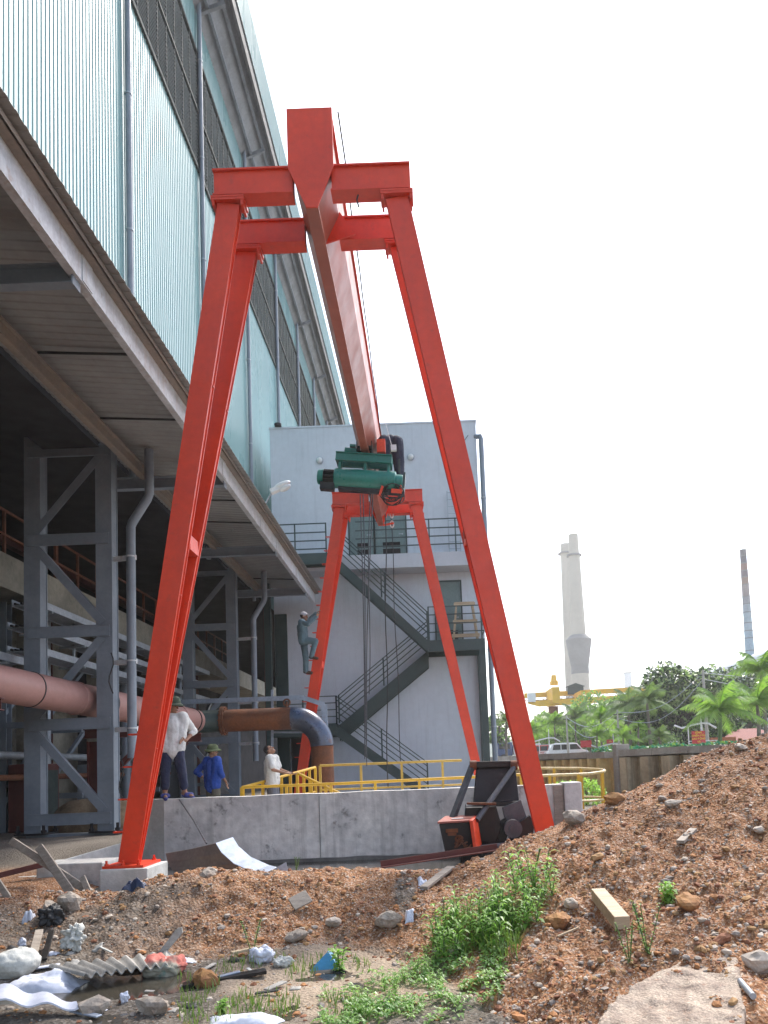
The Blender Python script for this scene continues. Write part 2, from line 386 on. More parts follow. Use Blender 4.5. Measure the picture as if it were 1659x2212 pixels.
# gravel and pebbles
def stone(mb,c,r,m=0,seed=0,flat=.7):
    t=(1+5**.5)/2; rg=random.Random(seed)
    P=[(-1,t,0),(1,t,0),(-1,-t,0),(1,-t,0),(0,-1,t),(0,1,t),(0,-1,-t),(0,1,-t),(t,0,-1),(t,0,1),(-t,0,-1),(-t,0,1)]
    Fs=[(0,11,5),(0,5,1),(0,1,7),(0,7,10),(0,10,11),(1,5,9),(5,11,4),(11,10,2),(10,7,6),(7,1,8),(3,9,4),(3,4,2),(3,2,6),(3,6,8),(3,8,9),(4,9,5),(2,4,11),(6,2,10),(8,6,7),(9,8,1)]
    q=Matrix.Rotation(rg.uniform(0,6.28),3,'Z')@Matrix.Rotation(rg.uniform(-.5,.5),3,'X')
    s=Vector((rg.uniform(.75,1.35),rg.uniform(.6,1),flat*rg.uniform(.6,1.1)))
    vs=[]
    for p in P:
        k=r/1.9*rg.uniform(.72,1.15); vs.append(Vector(c)+q@Vector((p[0]*s.x*k,p[1]*s.y*k,p[2]*s.z*k)))
    mb.add(vs,Fs,False,m)
pm=[mat('pebble_grey',(.34,.29,.25),(.23,.195,.17),9,.9),mat('pebble_pale',(.50,.43,.36),(.37,.31,.25),9,.9),
    mat('pebble_ochre',(.38,.225,.10),(.29,.16,.07),9,.9),mat('pebble_red_brown',(.26,.11,.058),(.19,.08,.042),9,.9),mat('pebble_orange',(.40,.18,.07),(.31,.145,.06),9,.9)]
gb=MB(); rg=random.Random(5); cnt=0
while cnt<26000:
    Y=3.8+(5.6)*rg.random()**1.25; x=rg.uniform(-.56,.46)*Y
    f=lerp(FOOT,x)
    if Y<f-.15 and rg.random()>.18: continue
    if x<-2.4 and Y<8 and rg.random()>.45: continue
    if noise.fractal(Vector((x*2.6,Y*2.6,4)),.8,2,3)<-.10+.5*(rg.random()-.5): continue
    z=H(x,Y); r=min(.036,.0042+.0042*rg.expovariate(1.0)**1.35)*(1 if Y>5 else .8)
    cl=noise.noise(Vector((x*1.1,Y*1.1,9)))
    m=rg.choices(range(5),[ .22+.2*max(0,cl),.17+.25*max(0,cl),.18,.26,.20])[0]
    stone(gb,(x,Y,z+r*.08),r,m,cnt); cnt+=1
gravel=gb.build('gravel',pm,fix=False); tag(gravel,'loose mixed gravel and pebbles over the red earth','gravel',kind='stuff')
# small clods of the same earth
cb=MB()
for i in range(700):
    Y=4+5.2*rg.random(); x=rg.uniform(-.5,.46)*Y
    if Y<lerp(FOOT,x)+.1: continue
    r=.012+.011*rg.expovariate(1.0); stone(cb,(x,Y,H(x,Y)+r*.1),min(r,.045),rg.choice([3,2,2,4]),i+99999,.8)
o=cb.build('clods',pm,fix=False); tag(o,'crumbled clods of red brown earth','earth clods',kind='stuff')
# ------------------------------------------------------------------ gantry crane
CX=-1.32
crane=thing('gantry_crane','tall red gantry crane on splayed twin legs standing over the concrete wall','gantry crane',(CX,10.5,.2))
def sect(w,zt,zk,wb,zb): return [(-w/2,zt),(w/2,zt),(w/2,zk),(wb/2,zb),(-wb/2,zb),(-w/2,zk)]
g=MB()
g.prism([(CX+x,9.96,z) for x,z in sect(.52,10.40,9.64,.09,9.20)],(0,13.85,0))
girder=g.build('girder',m_girder,crane,bevel=.008)
g=MB(); g.box2((CX-.085,9.96,9.065),(CX+.085,23.81,9.095)); g.box2((CX-.02,9.97,9.097),(CX+.02,23.8,9.202)); g.build('bottom_flange',m_girder,girder)
g=MB(); g.box2((CX-.30,9.98,10.403),(CX+.30,23.8,10.43)); g.build('top_flange',m_red,girder)
for y,dy in((9.93,.028),(23.815,.028)):
    g=MB(); g.prism([(CX+x,y,z) for x,z in sect(.61,10.46,9.62,.15,9.06)],(0,dy,0)); g.build('end_plate',m_red,crane,bevel=.004)
for y in (10.9,):   # gusset between girder and second cross beam
    g=MB(); g.prism([(CX+.27,y,9.7),(CX+.5,y,9.35),(CX+.06,y,9.22)],(0,.02,0)); g.build('gusset',m_red,crane)
LEGT,LEGB=(-2.455,-.19),(-3.97,1.46)
def crossbeam(y,x0,x1,z0,z1):
    g=MB(); z0+=.01
    for a,b in((x0,CX-.262),(CX+.262,x1)):
        g.box2((a,y+.03,z0),(b,y+.21,z1))
        g.box2((a-.012,y-.01,z1),(b,y+.25,z1+.022)); g.box2((a-.012,y-.01,z0-.022),(b,y+.25,z0))
    g.build('cross_beam',m_red,crane)
for y in(10.0,11.0,22.5,23.5): crossbeam(y,-2.64,0.0,9.345,9.68)
def leg(x0,x1,yt,yb,side):
    zt=9.25; zb=.50
    g=MB(); dx=(x1-x0); up=Vector((0,1,0))
    a=Vector((x0,yt+.12,zt)); b=Vector((x1,yb+.06,zb))
    # rolled box: face plates stand a little proud of the sides
    d=(b-a).normalized(); xx=d.cross(Vector((0,1,0))).normalized(); yy=xx.cross(d)
    k=1.0 if yt<yb else .965
    for s in(-1,1):                                    # face plates stand proud of the side plates
        q0,q1=yy*s*.062,yy*s*.042
        g.taper(a+q0,b+q1,.30*k,.25*k,.016,.016,Vector((0,1,0)))
        g.taper(a+xx*s*.128*k,b+xx*s*.105*k,.012,.012,.108,.068,Vector((0,1,0)))
    for q in(.28,.60,.83):
        c=a.lerp(b,q); w_=(.30-.05*q)*k+.005; g.bar(c-d*.004,c+d*.004,w_,.143-.04*q,Vector((0,1,0)))
    lg=g.build('leg',m_red,crane)
    g=MB(); g.box2((x0-.22,yt-.02,zt+.005),(x0+.22,yt+.26,zt+.035)); g.box2((x0-.22,yt-.025,zt+.037),(x0+.22,yt+.265,zt+.062))
    for sx in(-.2,.2):
        g.box((x0+sx*.95,yt+.12,zt-.03),(.03,.26,.07))
    for k in(-.17,-.06,.06,.17):
        g.cyl((x0+k,yt+.02,zt+.06),(x0+k,yt+.02,zt+.10),.014,6)
    g.build('bearing_plate',m_red,lg)
    return lg
legs=[]
for ys in((10.0,11.0,10.22,10.262),(22.5,23.5,22.72,22.765)):
    for s in(0,1):
        legs.append((leg(LEGT[s],LEGB[s],ys[0],ys[2],s),s,ys[0],ys[2])); legs.append((leg(LEGT[s],LEGB[s],ys[1],ys[3],s),s,ys[1],ys[3]))
        t=.52; x=LEGT[s]+(LEGB[s]-LEGT[s])*t; z=9.25+(.5-9.25)*t; y0=ys[0]+(ys[2]-ys[0])*t+.17; y1=ys[1]+(ys[3]-ys[1])*t+.05
        g=MB(); g.box2((x-.13,y0,z-.10),(x+.13,y1,z+.10)); g.build('tie_bracket',m_red,crane)
        g=MB(); ym=(ys[2]+ys[3])/2+.1; xb=LEGB[s]
        g.box2((xb-.25,ym-.30,.462),(xb+.27,ym+.34,.495))
        for dx in(-.21,.0,.2):
            for dy in(-.26,.29):
                g.cyl((xb+dx,ym+dy,.495),(xb+dx,ym+dy,.56),.015,6); g.cyl((xb+dx,ym+dy,.495),(xb+dx,ym+dy,.52),.026,6)
        g.build('base_plate',m_red,crane)
        p=thing('pedestal',['pale concrete block under the bolted foot of the left near crane leg','concrete block under the right near crane leg, mostly buried by the earth mound',
             'concrete block under the left crane leg farthest from the camera','concrete block under the right crane leg farthest from the camera'][s+(2 if ys[0]>20 else 0)],'pedestal',(xb,ym,.1),'concrete pedestals of the crane')
        g=MB(); g.box2((xb-.26,ym-.36,-.25 if ys[0]<20 else .3),(xb+.34,ym+.42,.46)); g.build('block',m_concw,p,bevel=.012)
def rungs(lg,zs,yt,yb):
    for z in zs:
        t=(9.25-z)/8.75; x=LEGT[0]+(LEGB[0]-LEGT[0])*t-.14; y=yt+(yb-yt)*t+.1
        g=MB(); g.tube([(x,y-.06,z),(x-.11,y-.06,z),(x-.12,y-.05,z),(x-.12,y+.05,z),(x-.11,y+.06,z),(x,y+.06,z)],.011,6); g.build('rung',m_red,lg)
rungs(legs[0][0],[.9+.42*k for k in range(4)],10.0,10.22)
rungs(legs[4][0],[1.2+.40*k for k in range(19)],22.5,22.72)
# power cable rail, arm and chain at the near end
g=MB(); g.bar((CX+.30,10.1,9.42),(CX+.62,10.1,9.45),.05,.05); g.build('cable_arm',m_red,crane)
g=MB(); g.tube([(CX+.60,10.1,9.42)]+[(CX+.60+.01*math.sin(k),10.1,9.40-.03*k) for k in range(1,9)],.012,6); g.build('chain',m_wire,crane)
g=MB(); g.tube([(CX+.38,10.0,10.45)]+[(CX+.40+.006*math.sin(k*1.7),10.0+k*.55,10.30-.057*k-.02*math.sin(k*.9)) for k in range(1,16)],.011,6); g.build('power_cable',m_black,crane)
g=MB(); g.bar((CX+.08,23.6,9.0),(CX+.42,23.6,9.05),.05,.05); g.prism([(CX+.02,23.5,9.2),(CX+.2,23.5,9.35),(CX+.1,23.5,9.05)],(0,.02,0)); g.build('stop_bracket',m_redor,crane)

# ------------------------------------------------------------------ hoist hanging from the girder
hx,hy=-1.35,18.2
hoist=thing('electric_hoist','dark green wire rope hoist hanging under the red girder','hoist',(hx,hy,8.3))
tl=Matrix.Rotation(rad(6),3,'Y')
def hp(x,y,z): return Vector((hx,hy,8.42))+tl@Vector((x,y,z))
g=MB(); g.tube([hp(-.72,0,0),hp(-.70,0,0),hp(.72,0,0),hp(.74,0,0)],[.21,.235,.235,.20],28); g.build('drum_casing',m_green,hoist)
g=MB(); g.tube([hp(-1.12,0,.0),hp(-1.10,0,0),hp(-1.02,0,0),hp(-.98,0,0)],[.14,.17,.18,.185],20)
mot=g.build('motor_cap',m_green,hoist)
g=MB(); g.cyl(hp(-.98,0,0),hp(-.722,0,0),.155,20)
for k in range(24):
    a=k*math.pi/12; c=math.cos(a)*.17; s_=math.sin(a)*.17; g.bar(hp(-.97,c,s_),hp(-.73,c,s_),.012,.04,Vector((0,c,s_)))
g.build('cooling_fins',m_oiled,mot)
g=MB(); g.box(hp(-.86,-.05,-.24),(.34,.2,.18),tl); g.build('terminal_box',m_oiled,hoist,bevel=.01)
g=MB(); g.box(hp(.12,.02,-.245),(1.45,.2,.10),tl); g.build('rope_guide',m_oiled,hoist)
g=MB(); g.cyl(hp(.742,0,-.02),hp(.90,0,-.02),.19,20); g.build('gearbox',m_green,hoist,bevel=.01)
g=MB(); g.box(hp(.93,.10,-.02),(.05,.30,.5),tl); g.build('gear_guard',m_dkgreen,hoist)
g=MB()
g.ibeam(hp(-.70,-.2,.46),hp(.62,-.2,.46),.10,.20,.02,.02); g.ibeam(hp(-.70,.2,.46),hp(.62,.2,.46),.10,.20,.02,.02)
for x in(-.68,.6): g.box(hp(x,0,.46),(.04,.4,.18),tl)
for x in(-.6,.0,.55): g.box(hp(x,0,.28),(.06,.30,.20),tl)
g.build('trolley_frame',m_green,hoist)
g=MB()
for x in(-.13,.13):
    for y in(-.14,.14): g.cyl((hx+.03+x-.03,hy+y,9.135),(hx+.03+x+.03,hy+y,9.135),.06,14)
    g.box((hx+.03+x*1.35,hy,9.12),(.02,.46,.30))
g.build('trolley_wheels',m_oiled,hoist)
g=MB(); g.cyl(hp(-.52,0,.68),hp(-.24,0,.66),.085,14); g.box(hp(-.34,0,.80),(.14,.1,.06),tl); g.build('travel_motor',m_green,hoist)
g=MB(); g.box((hx+.42,hy-.1,9.17),(.20,.16,.32)); g.build('control_box',m_redor,hoist,bevel=.01)
g=MB(); g.box((hx+.72,hy-.28,9.05),(.13,.1,.13)); g.tube([(hx+.68,hy-.28,9.1),(hx+.5,hy-.2,9.9),(hx+.42,hy-.6,10.3)],.008,5); g.build('limit_switch',m_white,hoist)
g=MB(); g.bar(hp(.90,-.16,-.28),hp(.80,-.1,.1),.03,.05); g.bar(hp(.90,-.16,-.28),hp(.66,-.16,-.28),.03,.1); g.build('rope_clamp',m_redor,hoist); g=MB(); g.bar(hp(.45,-.2,-.20),hp(.40,-.2,-.42),.07,.05); g.build('limit_lever',m_redor,hoist)
rg=random.Random(3)
g=MB()
for k in range(9):
    w=rg.uniform(.16,.30); hgt=rg.uniform(.28,.44); cx=hx+.64+rg.uniform(-.06,.06); cy=hy-.12+rg.uniform(-.1,.1); zt=8.22
    g.tube([(cx+w*math.sin(a)*(1 if rg else 1),cy+.05*math.cos(3*a+k),zt-hgt*(1-math.cos(a))*.5*1.1) for a in [j*2*math.pi/18 for j in range(18)]],.012,5,closed=True)
g.build('cable_coil',m_black,hoist)
for i,(px0,px1,yend) in enumerate(((778,788,1640),(782,795,1655),(803,790,1610),(800,796,1500))):
    a=at(px0,1068,hy); b=at(px1,yend,hy); n=14
    pts=[a.lerp(b,k/n)+Vector((.03*math.sin(3.1*k/n*(1+.3*i)+i),0,0)) for k in range(n+1)]
    g=MB(); g.tube(pts,.013,6); g.build('hoist_rope',m_wire,hoist)
# long cables hanging from the girder by the hoist
for (px0,py0,px1,py1,lab) in((832,1110,838,1700,'thin dark pendant cable hanging straight down left of the chain hook'),(845,1120,868,1690,'dark cable on white chain links hanging from the far end of the girder')):
    t=at(px0,py0,hy+.2 if px0<840 else 23.6); b=at(px1,py1,t.y); n=16
    c=thing('hanging_cable',lab,'cable',t,'cables hanging below the crane girder')
    g=MB(); g.tube([t.lerp(b,k/n)+Vector((.02*math.sin(k*.8),0,0)) for k in range(n+1)],.014,6); g.build('cable',m_black,c)
    if px0>840:
        g=MB()
        for dz in(0,.30):
            cc=t+Vector((.02,0,.12-dz*1.0)); g.tube([cc+Vector((.05*math.cos(a),.0,.10*math.sin(a))) for a in [k*math.pi/6 for k in range(12)]],.022,6,closed=True)
        g.build('chain_link',m_white,c)
# ------------------------------------------------------------------ industrial hall on the left
hall=thing('industrial_hall','huge industrial hall clad in pale teal ribbed metal with louvres and a deep canopy','factory hall',(-7,20,.45))
XW=-6.75
def ribbed(y0,y1,z0,z1,x,pitch=.16,d=.017,slant=0):
    mb=MB(); ys=[]; y=y0
    while y<y1:
        ys+= [(y,0),(y+pitch*.74,0),(y+pitch*.80,d),(y+pitch*.94,d)]; y+=pitch
    mb.grid([[(x+e,yy,z0) for yy,e in ys],[(x+e+slant,yy,z1) for yy,e in ys]])
    return mb
ribbed(2,66,8.70,20.72,XW).build('wall_cladding',m_clad,hall,fix=False)
ribbed(2,66,24.75,26.3,XW).build('upper_cladding',m_clad,hall,fix=False)
ribbed(2,66,27.75,29.6,-5.65).build('roof_fascia',m_clad,hall,fix=False)
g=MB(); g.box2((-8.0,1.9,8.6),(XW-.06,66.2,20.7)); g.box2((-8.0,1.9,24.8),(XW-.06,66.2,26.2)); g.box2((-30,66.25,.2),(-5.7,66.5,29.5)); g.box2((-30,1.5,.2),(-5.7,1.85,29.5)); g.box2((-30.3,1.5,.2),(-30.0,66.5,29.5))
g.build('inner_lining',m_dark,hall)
g=MB(); g.box2((-30,1.5,29.5),(-5.7,66.5,29.68)); g.build('roof',m_galv,hall)
m_soff=mat('eave_soffit',(.20,.215,.235),(.15,.16,.175),1.5,.6,.1,0,fine=.1)
g=MB(); g.grid([[(XW-.05,2,26.25),(-5.72,2,27.6)],[(XW-.05,66,26.25),(-5.72,66,27.6)]],0,False,(0,0,.05))
for x,z in((-6.4,26.6),(-6.0,27.13)): g.bar((x,2,z),(x,66,z),.09,.14)
g.build('eave_soffit',m_soff,hall)
g=MB(); g.box2((-5.80,2,27.2),(-5.69,66,27.72)); g.build('eave_gutter',m_gutt,hall)
PY_=[17.6-6.15*2+6.15*k for k in range(10)]
lb=[y-.0 for y in PY_]+[PY_[-1]+6.15]
for a,b in zip(lb,lb[1:]):
    if b>66: break
    for z0,z1 in((20.78,22.68),(22.86,24.7)):
        g=MB(); z=z0+.05
        while z<z1-.05:
            g.bar((XW+.01,a+.14,z),(XW+.01,b-.14,z),.11,.012,Vector((.75,0,.66))); z+=.125
        f=g.build('louvre_panel',m_louv,hall)
        g=MB(); k=a+.14
        while k<b-.1: g.box2((XW-.03,k-.02,z0),(XW+.055,k+.02,z1)); k+=(b-a-.28)/8
        g.build('mullion_set',m_mull,f)
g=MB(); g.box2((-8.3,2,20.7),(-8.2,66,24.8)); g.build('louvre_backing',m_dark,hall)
for z in(20.70,22.70,24.72):
    g=MB(); g.box2((XW-.06,2,z),(XW+.075,66,z+.10)); g.build('louvre_rail',m_mull,hall)
for y in PY_:
    g=MB(); g.tube([(XW+.12,y,8.2),(XW+.12,y,26.55)],.075,12); p=g.build('downpipe',m_colum,hall)
    g=MB()
    for z in(11,14.4,17.8,21.2,24.5): g.cyl((XW+.12,y,z),(XW+.12,y,z+.04),.088,12)
    g.build('pipe_clip',m_galv,p)
    g=MB(); g.bar((XW+.05,y+.25,26.45),(-5.85,y+.25,26.75),.12,.14); g.build('eave_arm',m_soff,hall)
# canopy
cy0,cy1=3.0,29.5
mb=MB(); ys=[]; y=cy0
while y<cy1:
    ys+=[(y,0),(y+.10,0),(y+.12,.013),(y+.18,.013)]; y+=.20
mb.grid([[(-3.98,yy,8.40+e) for yy,e in ys],[(XW,yy,8.66+e) for yy,e in ys]],0,False,(0,0,.004))
canopy=mb.build('canopy_sheet',m_sheet,hall,fix=False)
g=MB(); g.box2((-4.25,cy0,7.93),(-4.235,cy1,8.40)); g.box2((-4.35,cy0,7.93),(-4.252,cy1,7.945)); g.box2((-4.35,cy0,8.385),(-4.252,cy1,8.40))
for y in(9.6,13.9,16.3,20,22.1,25.4,28.1):
    g.box2((-4.262,y,7.95),(-4.222,y+.30,8.38))
g.build('edge_beam',m_fasc,canopy)
g=MB(); g.box2((-4.24,cy0,8.29),(-4.08,cy1,8.31)); g.bar((-4.10,cy0,8.33),(-4.10,cy1,8.33),.02,.08); g.build('edge_purlin',m_purlin,canopy)
g=MB(); g.ibeam((-6.05,cy0,8.20),(-6.05,cy1,8.20),.14,.26); g.build('inner_purlin',m_purlin,canopy)
for y in(12.2,14.6,19.2,21,24,27.5):
    g=MB(); g.bar((-4.3,y,8.37),(-6.1,y+.0,8.48),.035,.03); g.build('sag_rod',m_dark,canopy)
for y in(9.55,16.75,22.3,27.7):
    g=MB(); g.ibeam((-6.75,y,7.98),(-4.30,y,7.98),.16,.26); g.box((-4.29,y,7.98),(.02,.22,.34)); g.build('canopy_bracket',m_colum,canopy)
def laced(y,xi,xo):
    root=MB(); root.box2((xi-.16,y-.14,.42),(xo+.16,y+.14,.50)); c=root.build('laced_column',m_colum,hall)
    for x in(xi,xo):
        g=MB()
        g.box2((x-.19,y-.16,.50),(x+.15,y-.13,10.5)); g.box2((x-.19,y+.13,.50),(x+.15,y+.16,10.5)); g.box2((x+.11,y-.128,.50),(x+.135,y+.128,10.5))
        g.build('post',m_colum,c)
        g=MB(); g.box2((x-.32,y-.3,.502),(x+.30,y+.3,.535))
        for dx in(-.27,.26):
            for dy in(-.25,.25): g.cyl((x+dx,y+dy,.535),(x+dx,y+dy,.70),.03,6); g.cyl((x+dx,y+dy,.55),(x+dx,y+dy,.60),.055,6)
        g.build('base_plate',m_dark,c)
    for z in(.80,2.75,4.68,6.64,8.55):
        g=MB(); g.ibeam((xi-.10,y-.19,z),(xo+.10,y-.19,z),.05,.24,.015,.015,Z); g.build('strut',m_colum,c)
    for z0,s in((.95,1),(2.9,0),(4.85,1),(6.8,0)):
        a=(xi+.05,y-.18,z0+(1.65 if s else 0)); b=(xo-.05,y-.18,z0+(0 if s else 1.65))
        g=MB(); g.bar(a,b,.17,.012,Vector((0,1,0))); 
        d=(Vector(b)-Vector(a)).normalized(); n_=d.cross(Vector((0,1,0))).normalized()*.08
        g.bar(Vector(a)+n_+Vector((0,.05,0)),Vector(b)+n_+Vector((0,.05,0)),.012,.10,Vector((0,1,0)))
        g.build('brace',m_colum,c)
laced(16.4,-8.23,-6.72); laced(26.9,-8.23,-6.72); laced(5.2,-8.23,-6.72)
# down spouts below the canopy
for y,x in((16.2,-5.75),(26.7,-5.56)):
    g=MB(); g.tube([(x,y,8.5),(x,y,7.55),(x-.04,y,7.45),(x-.36,y,6.95),(x-.40,y,6.85),(x-.42,y,2.0)],.095,14); p=g.build('downspout',m_colum,hall)
    g=MB()
    for z in(6.2,4.0,2.6): g.cyl((x-.41,y,z),(x-.41,y,z+.03),.108,14); g.bar((x-.3,y,z),(-6.55,y+.1,z),.06,.10)
    g.build('pipe_bracket',m_fasc,p)
# concrete slab, inner wall, floor of the hall behind the columns
g=MB(); g.box2((-14,3,5.80),(-9.1,60,6.56)); g.build('concrete_slab',m_slab,hall)
g=MB(); g.box2((-11.2,3,.2),(-10.8,24,5.79)); g.build('lower_wall',m_slab,hall)
g=MB(); g.box2((-11.2,24.1,.2),(-11.0,60,5.79)); g.box2((-13.9,3,6.57),(-13.7,60,29)); g.box2((-13.69,3,8.9),(XW-.1,60,8.98)); g.build('back_wall',m_dark,hall)  # the flat ceiling sheet is added to keep the bay below dark
for y in(12.5,15,19.5,23.5,29):
    g=MB(); g.box2((-10.3,y,.3),(-9.75,y+.55,5.79)); g.build('concrete_pier',m_slab,hall)
for z in(7.5,8.35): 
    g=MB(); g.ibeam((-12.4,4,z+1.5-1),(-12.4,40,z+1.5-1),.25,.5); g.build('crane_runway',m_maroon,hall)
g=MB()
for y in(15.0,16.0): g.bar((-12.6,y,8.75),(-11.6,y+.15,8.75),.08,.05)
g.build('strip_lamp',bpy.data.materials.new('lit_tube'),hall)
lm=bpy.data.materials['lit_tube']; lm.use_nodes=True; lb_=lm.node_tree.nodes['Principled BSDF']; lb_.inputs['Emission Color'].default_value=(1,1,1,1); lb_.inputs['Emission Strength'].default_value=1.5
for y in(18.5,22.0,28.5):   # machines in the dark of the hall
    m_=thing('machine',{18.5:'dark cabinet standing in the shade right behind the near column',22.0:'dark cabinet in the shade below the cable trays',28.5:'dark cabinet in the shade near the far column'}[y],'machine cabinet',(-9.2,y,.45))
    g=MB(); g.box2((-9.7,y-.5,.45),(-9.0,y+.5,2.0)); b_=g.build('cabinet',m_colum if y>20 else m_maroon,m_,bevel=.02)
    g=MB(); g.box2((-8.995,y-.4,.7),(-8.98,y+.4,1.85)); g.build('cabinet_door',m_dkgreen,m_)
for i,(x,y) in enumerate(((-9.9,18.2),(-10.1,20.6),(-9.7,25.2),(-9.9,33.0),(-8.3,33.2),(-6.8,33.0))):
    g=MB(); g.ibeam((x,y,.45),(x,y,5.79 if x<-9.2 else 8.6),.24,.26,.02,.016,Vector((0,1,0))); g.build('inner_post',m_colum if i%2==0 else m_maroon,hall)
    if x<-9.2:
        for z in(1.4,3.2): g=MB(); g.bar((x,y,z),(x+.05,y+2.3,z+1.7),.10,.10); g.build('inner_brace',m_colum,hall)
        for z in(1.2,2.9): g=MB(); g.bar((x-1.2,y-.1,z),(x+1.0,y-.1,z),.10,.14); g.build('inner_strut',m_colum,hall)
for x,y,r_,m__ in((-9.4,19.2,.10,m_galv),(-9.55,19.6,.06,m_rust),(-9.3,23.9,.14,m_colum),(-8.9,27.9,.09,m_galv),(-9.4,14.3,.12,m_galv),(-9.9,16.9,.18,m_colum)):
    g=MB(); g.tube([(x,y,.4),(x,y,3.4),(x-.05,y+.1,3.6),(x-.05,y+.1,5.79)],r_,12); g.build('service_pipe',m__,hall)
for z,x,r_ in((2.2,-9.5,.09),(1.7,-9.35,.07),(3.9,-9.7,.15)):
    g=MB(); g.tube([(x,8,z),(x,30,z)],r_,12); g.build('service_pipe',m_galv if z>2 else m_rust,hall)
# safety railing on the slab
t=thing('safety_railing','rusty orange tube railing along the edge of the concrete slab inside the hall','railing',(-9.3,20,6.56))
for k in range(26):
    y=5+1.2*k; g=MB(); g.bar((-9.25,y,6.56),(-9.25,y,7.62),.06 if k%3 else .13,.06); g.build('post',m_orail,t)
for z in(7.05,7.6): 
    g=MB(); g.bar((-9.25,4,z),(-9.25,36,z),.05,.05); g.build('rail',m_orail,t)
# cable trays
for z,y0,y1,lab in((5.52,17.4,31,'top white cable tray under the concrete slab behind the columns'),(4.98,17.2,31,'second white cable tray below the top one'),(4.45,17.2,31,'third white cable tray above the pipe'),(4.10,6,16.9,'white cable tray at the left edge left of the near column')):
    t=thing('cable_tray',lab,'cable tray',(-8.9,y0,z),'white cable trays')
    g=MB(); g.box2((-8.72,y0,z),(-8.70,y1,z+.16)); g.box2((-9.30,y0,z),(-9.28,y1,z+.16)); g.box2((-9.279,y0,z+.02),(-8.721,y1,z+.03)); g.build('tray',m_tray,t)
    y=y0+.6
    while y<y1:
        g=MB(); g.bar((-8.95,y,z-.02),(-8.95,y,5.79),.05,.05); g.bar((-9.33,y,z-.04),(-8.66,y,z-.04),.05,.05); g.build('hanger',m_galv,t); y+=1.9
    g=MB()
    rr=random.Random(int(z*100))
    for k in range(5):
        x=-9.2+.1*k; g.tube([(x+.02*rr.uniform(-1,1),y0+j*(y1-y0)/12,z+.06+.02*rr.random()) for j in range(13)],.028,6)
    g.build('cables',m_black,t)
# loose dark cables drooping on the near column
for k,(x,y) in enumerate(((240,1410),(262,1640))):
    t=at(x,y,16.0); c=tag(MB().tube([t+Vector((.05*math.sin(j),0,-.12*j)) for j in range(8)],.014,5).build('loose_cable',m_black),['thin black cable dangling beside the outer near column','black cable hanging in the dark beside the near column foot'][k],'cable')
# floodlight on a bent pole above the canopy
a=at(575,1085,22); t=thing('street_lamp','white street lamp head on a bent arm above the canopy edge','street lamp',(a.x-1.0,22,8.6))
g=MB(); g.tube([(a.x-1.0,22,8.5),(a.x-.7,22,9.0),a,at(588,1062,22)],.03,8); g.build('arm',m_galv,t)
h=at(607,1050,22); q=Matrix.Rotation(rad(-22),3,'Y')
g=MB(); g.box(at(594,1059,22),(.26,.2,.14),q); g.build('ballast_box',m_white,t,bevel=.02)
g=MB(); g.ell(h+Vector((.03,0,.02)),(.27,.14,.09),16,q); g.build('lamp_head',m_white,t)
g=MB(); g.ell(h+Vector((.10,0,-.05)),(.19,.11,.10),16,q); g.build('lens',m_glass,t)

# ------------------------------------------------------------------ pipes
pk=thing('pink_pipe','fat pink coated pipe running between the grey columns','pipe',(-7.2,15,2.6))
d=Vector((-6.33,21.4,3.06))-Vector((-8.6,9.5,3.10)); A=Vector((-8.9,8.0,3.66)); Bp=Vector((-6.42,21.3,3.06)); u=(Bp-A).normalized()
g=MB(); g.tube([A,Bp],[.345,.325],40); body=g.build('pipe_wall',m_pink,pk)
for s in(.52,.70,.80,.885,.985):
    c=A.lerp(Bp,s); g=MB(); g.tube([c-u*.012,c+u*.012],.346,40); g.build('strap',m_black,pk)
for s in(.62,.93):
    c=A.lerp(Bp,s); g=MB(); g.tube([c-u*.05,c-u*.03,c+u*.03,c+u*.05],[.33,.350,.350,.33],40); g.build('joint_collar',m_pink,pk)
rp=thing('rusty_pipe','rusty brown pipe with a blue black elbow turning down behind the yellow railing','pipe',(-3.05,21.8,.5))
cz=3.07; ex=-3.04; yy=21.8
g=MB(); g.tube([Bp,Bp+u*.25,Vector((-5.95,21.75,cz)),Vector((-5.75,yy,cz))],.31,32); g.build('reducer',m_dkgreen,rp)
g=MB(); g.cyl((-5.80,yy,cz),(-5.755,yy,cz),.40,36); g.cyl((-5.74,yy,cz),(-5.695,yy,cz),.40,36)
for k in range(16): 
    a=k*math.pi/8; g.cyl((-5.83,yy+.36*math.cos(a),cz+.36*math.sin(a)),(-5.665,yy+.36*math.cos(a),cz+.36*math.sin(a)),.018,6)
g.build('flange',m_rust,rp)
g=MB(); g.cyl((-5.694,yy,cz),(-3.86,yy,cz),.31,36); g.build('straight_pipe',m_rust,rp)
g=MB(); R_=.80; g.tube([(-3.86,yy,cz)]+[(-3.84+R_*math.sin(a),yy,cz-R_+R_*math.cos(a)) for a in [k*math.pi/2/14 for k in range(15)]],.322,36); g.build('elbow',m_elbow,rp)
g=MB(); g.cyl((ex,yy,cz-R_),(ex,yy,.2),.31,36); g.build('riser',m_rust,rp)
g=MB(); g.bar((-3.95,yy-.2,cz+.3),(-3.95,yy-.2,cz+.45),.12,.03); g.tube([(-3.95+.09*math.cos(a),yy-.2,cz+.43+.09*math.sin(a)) for a in [k*math.pi/6 for k in range(12)]],.025,6,closed=True); g.build('lifting_lug',m_rust,rp)
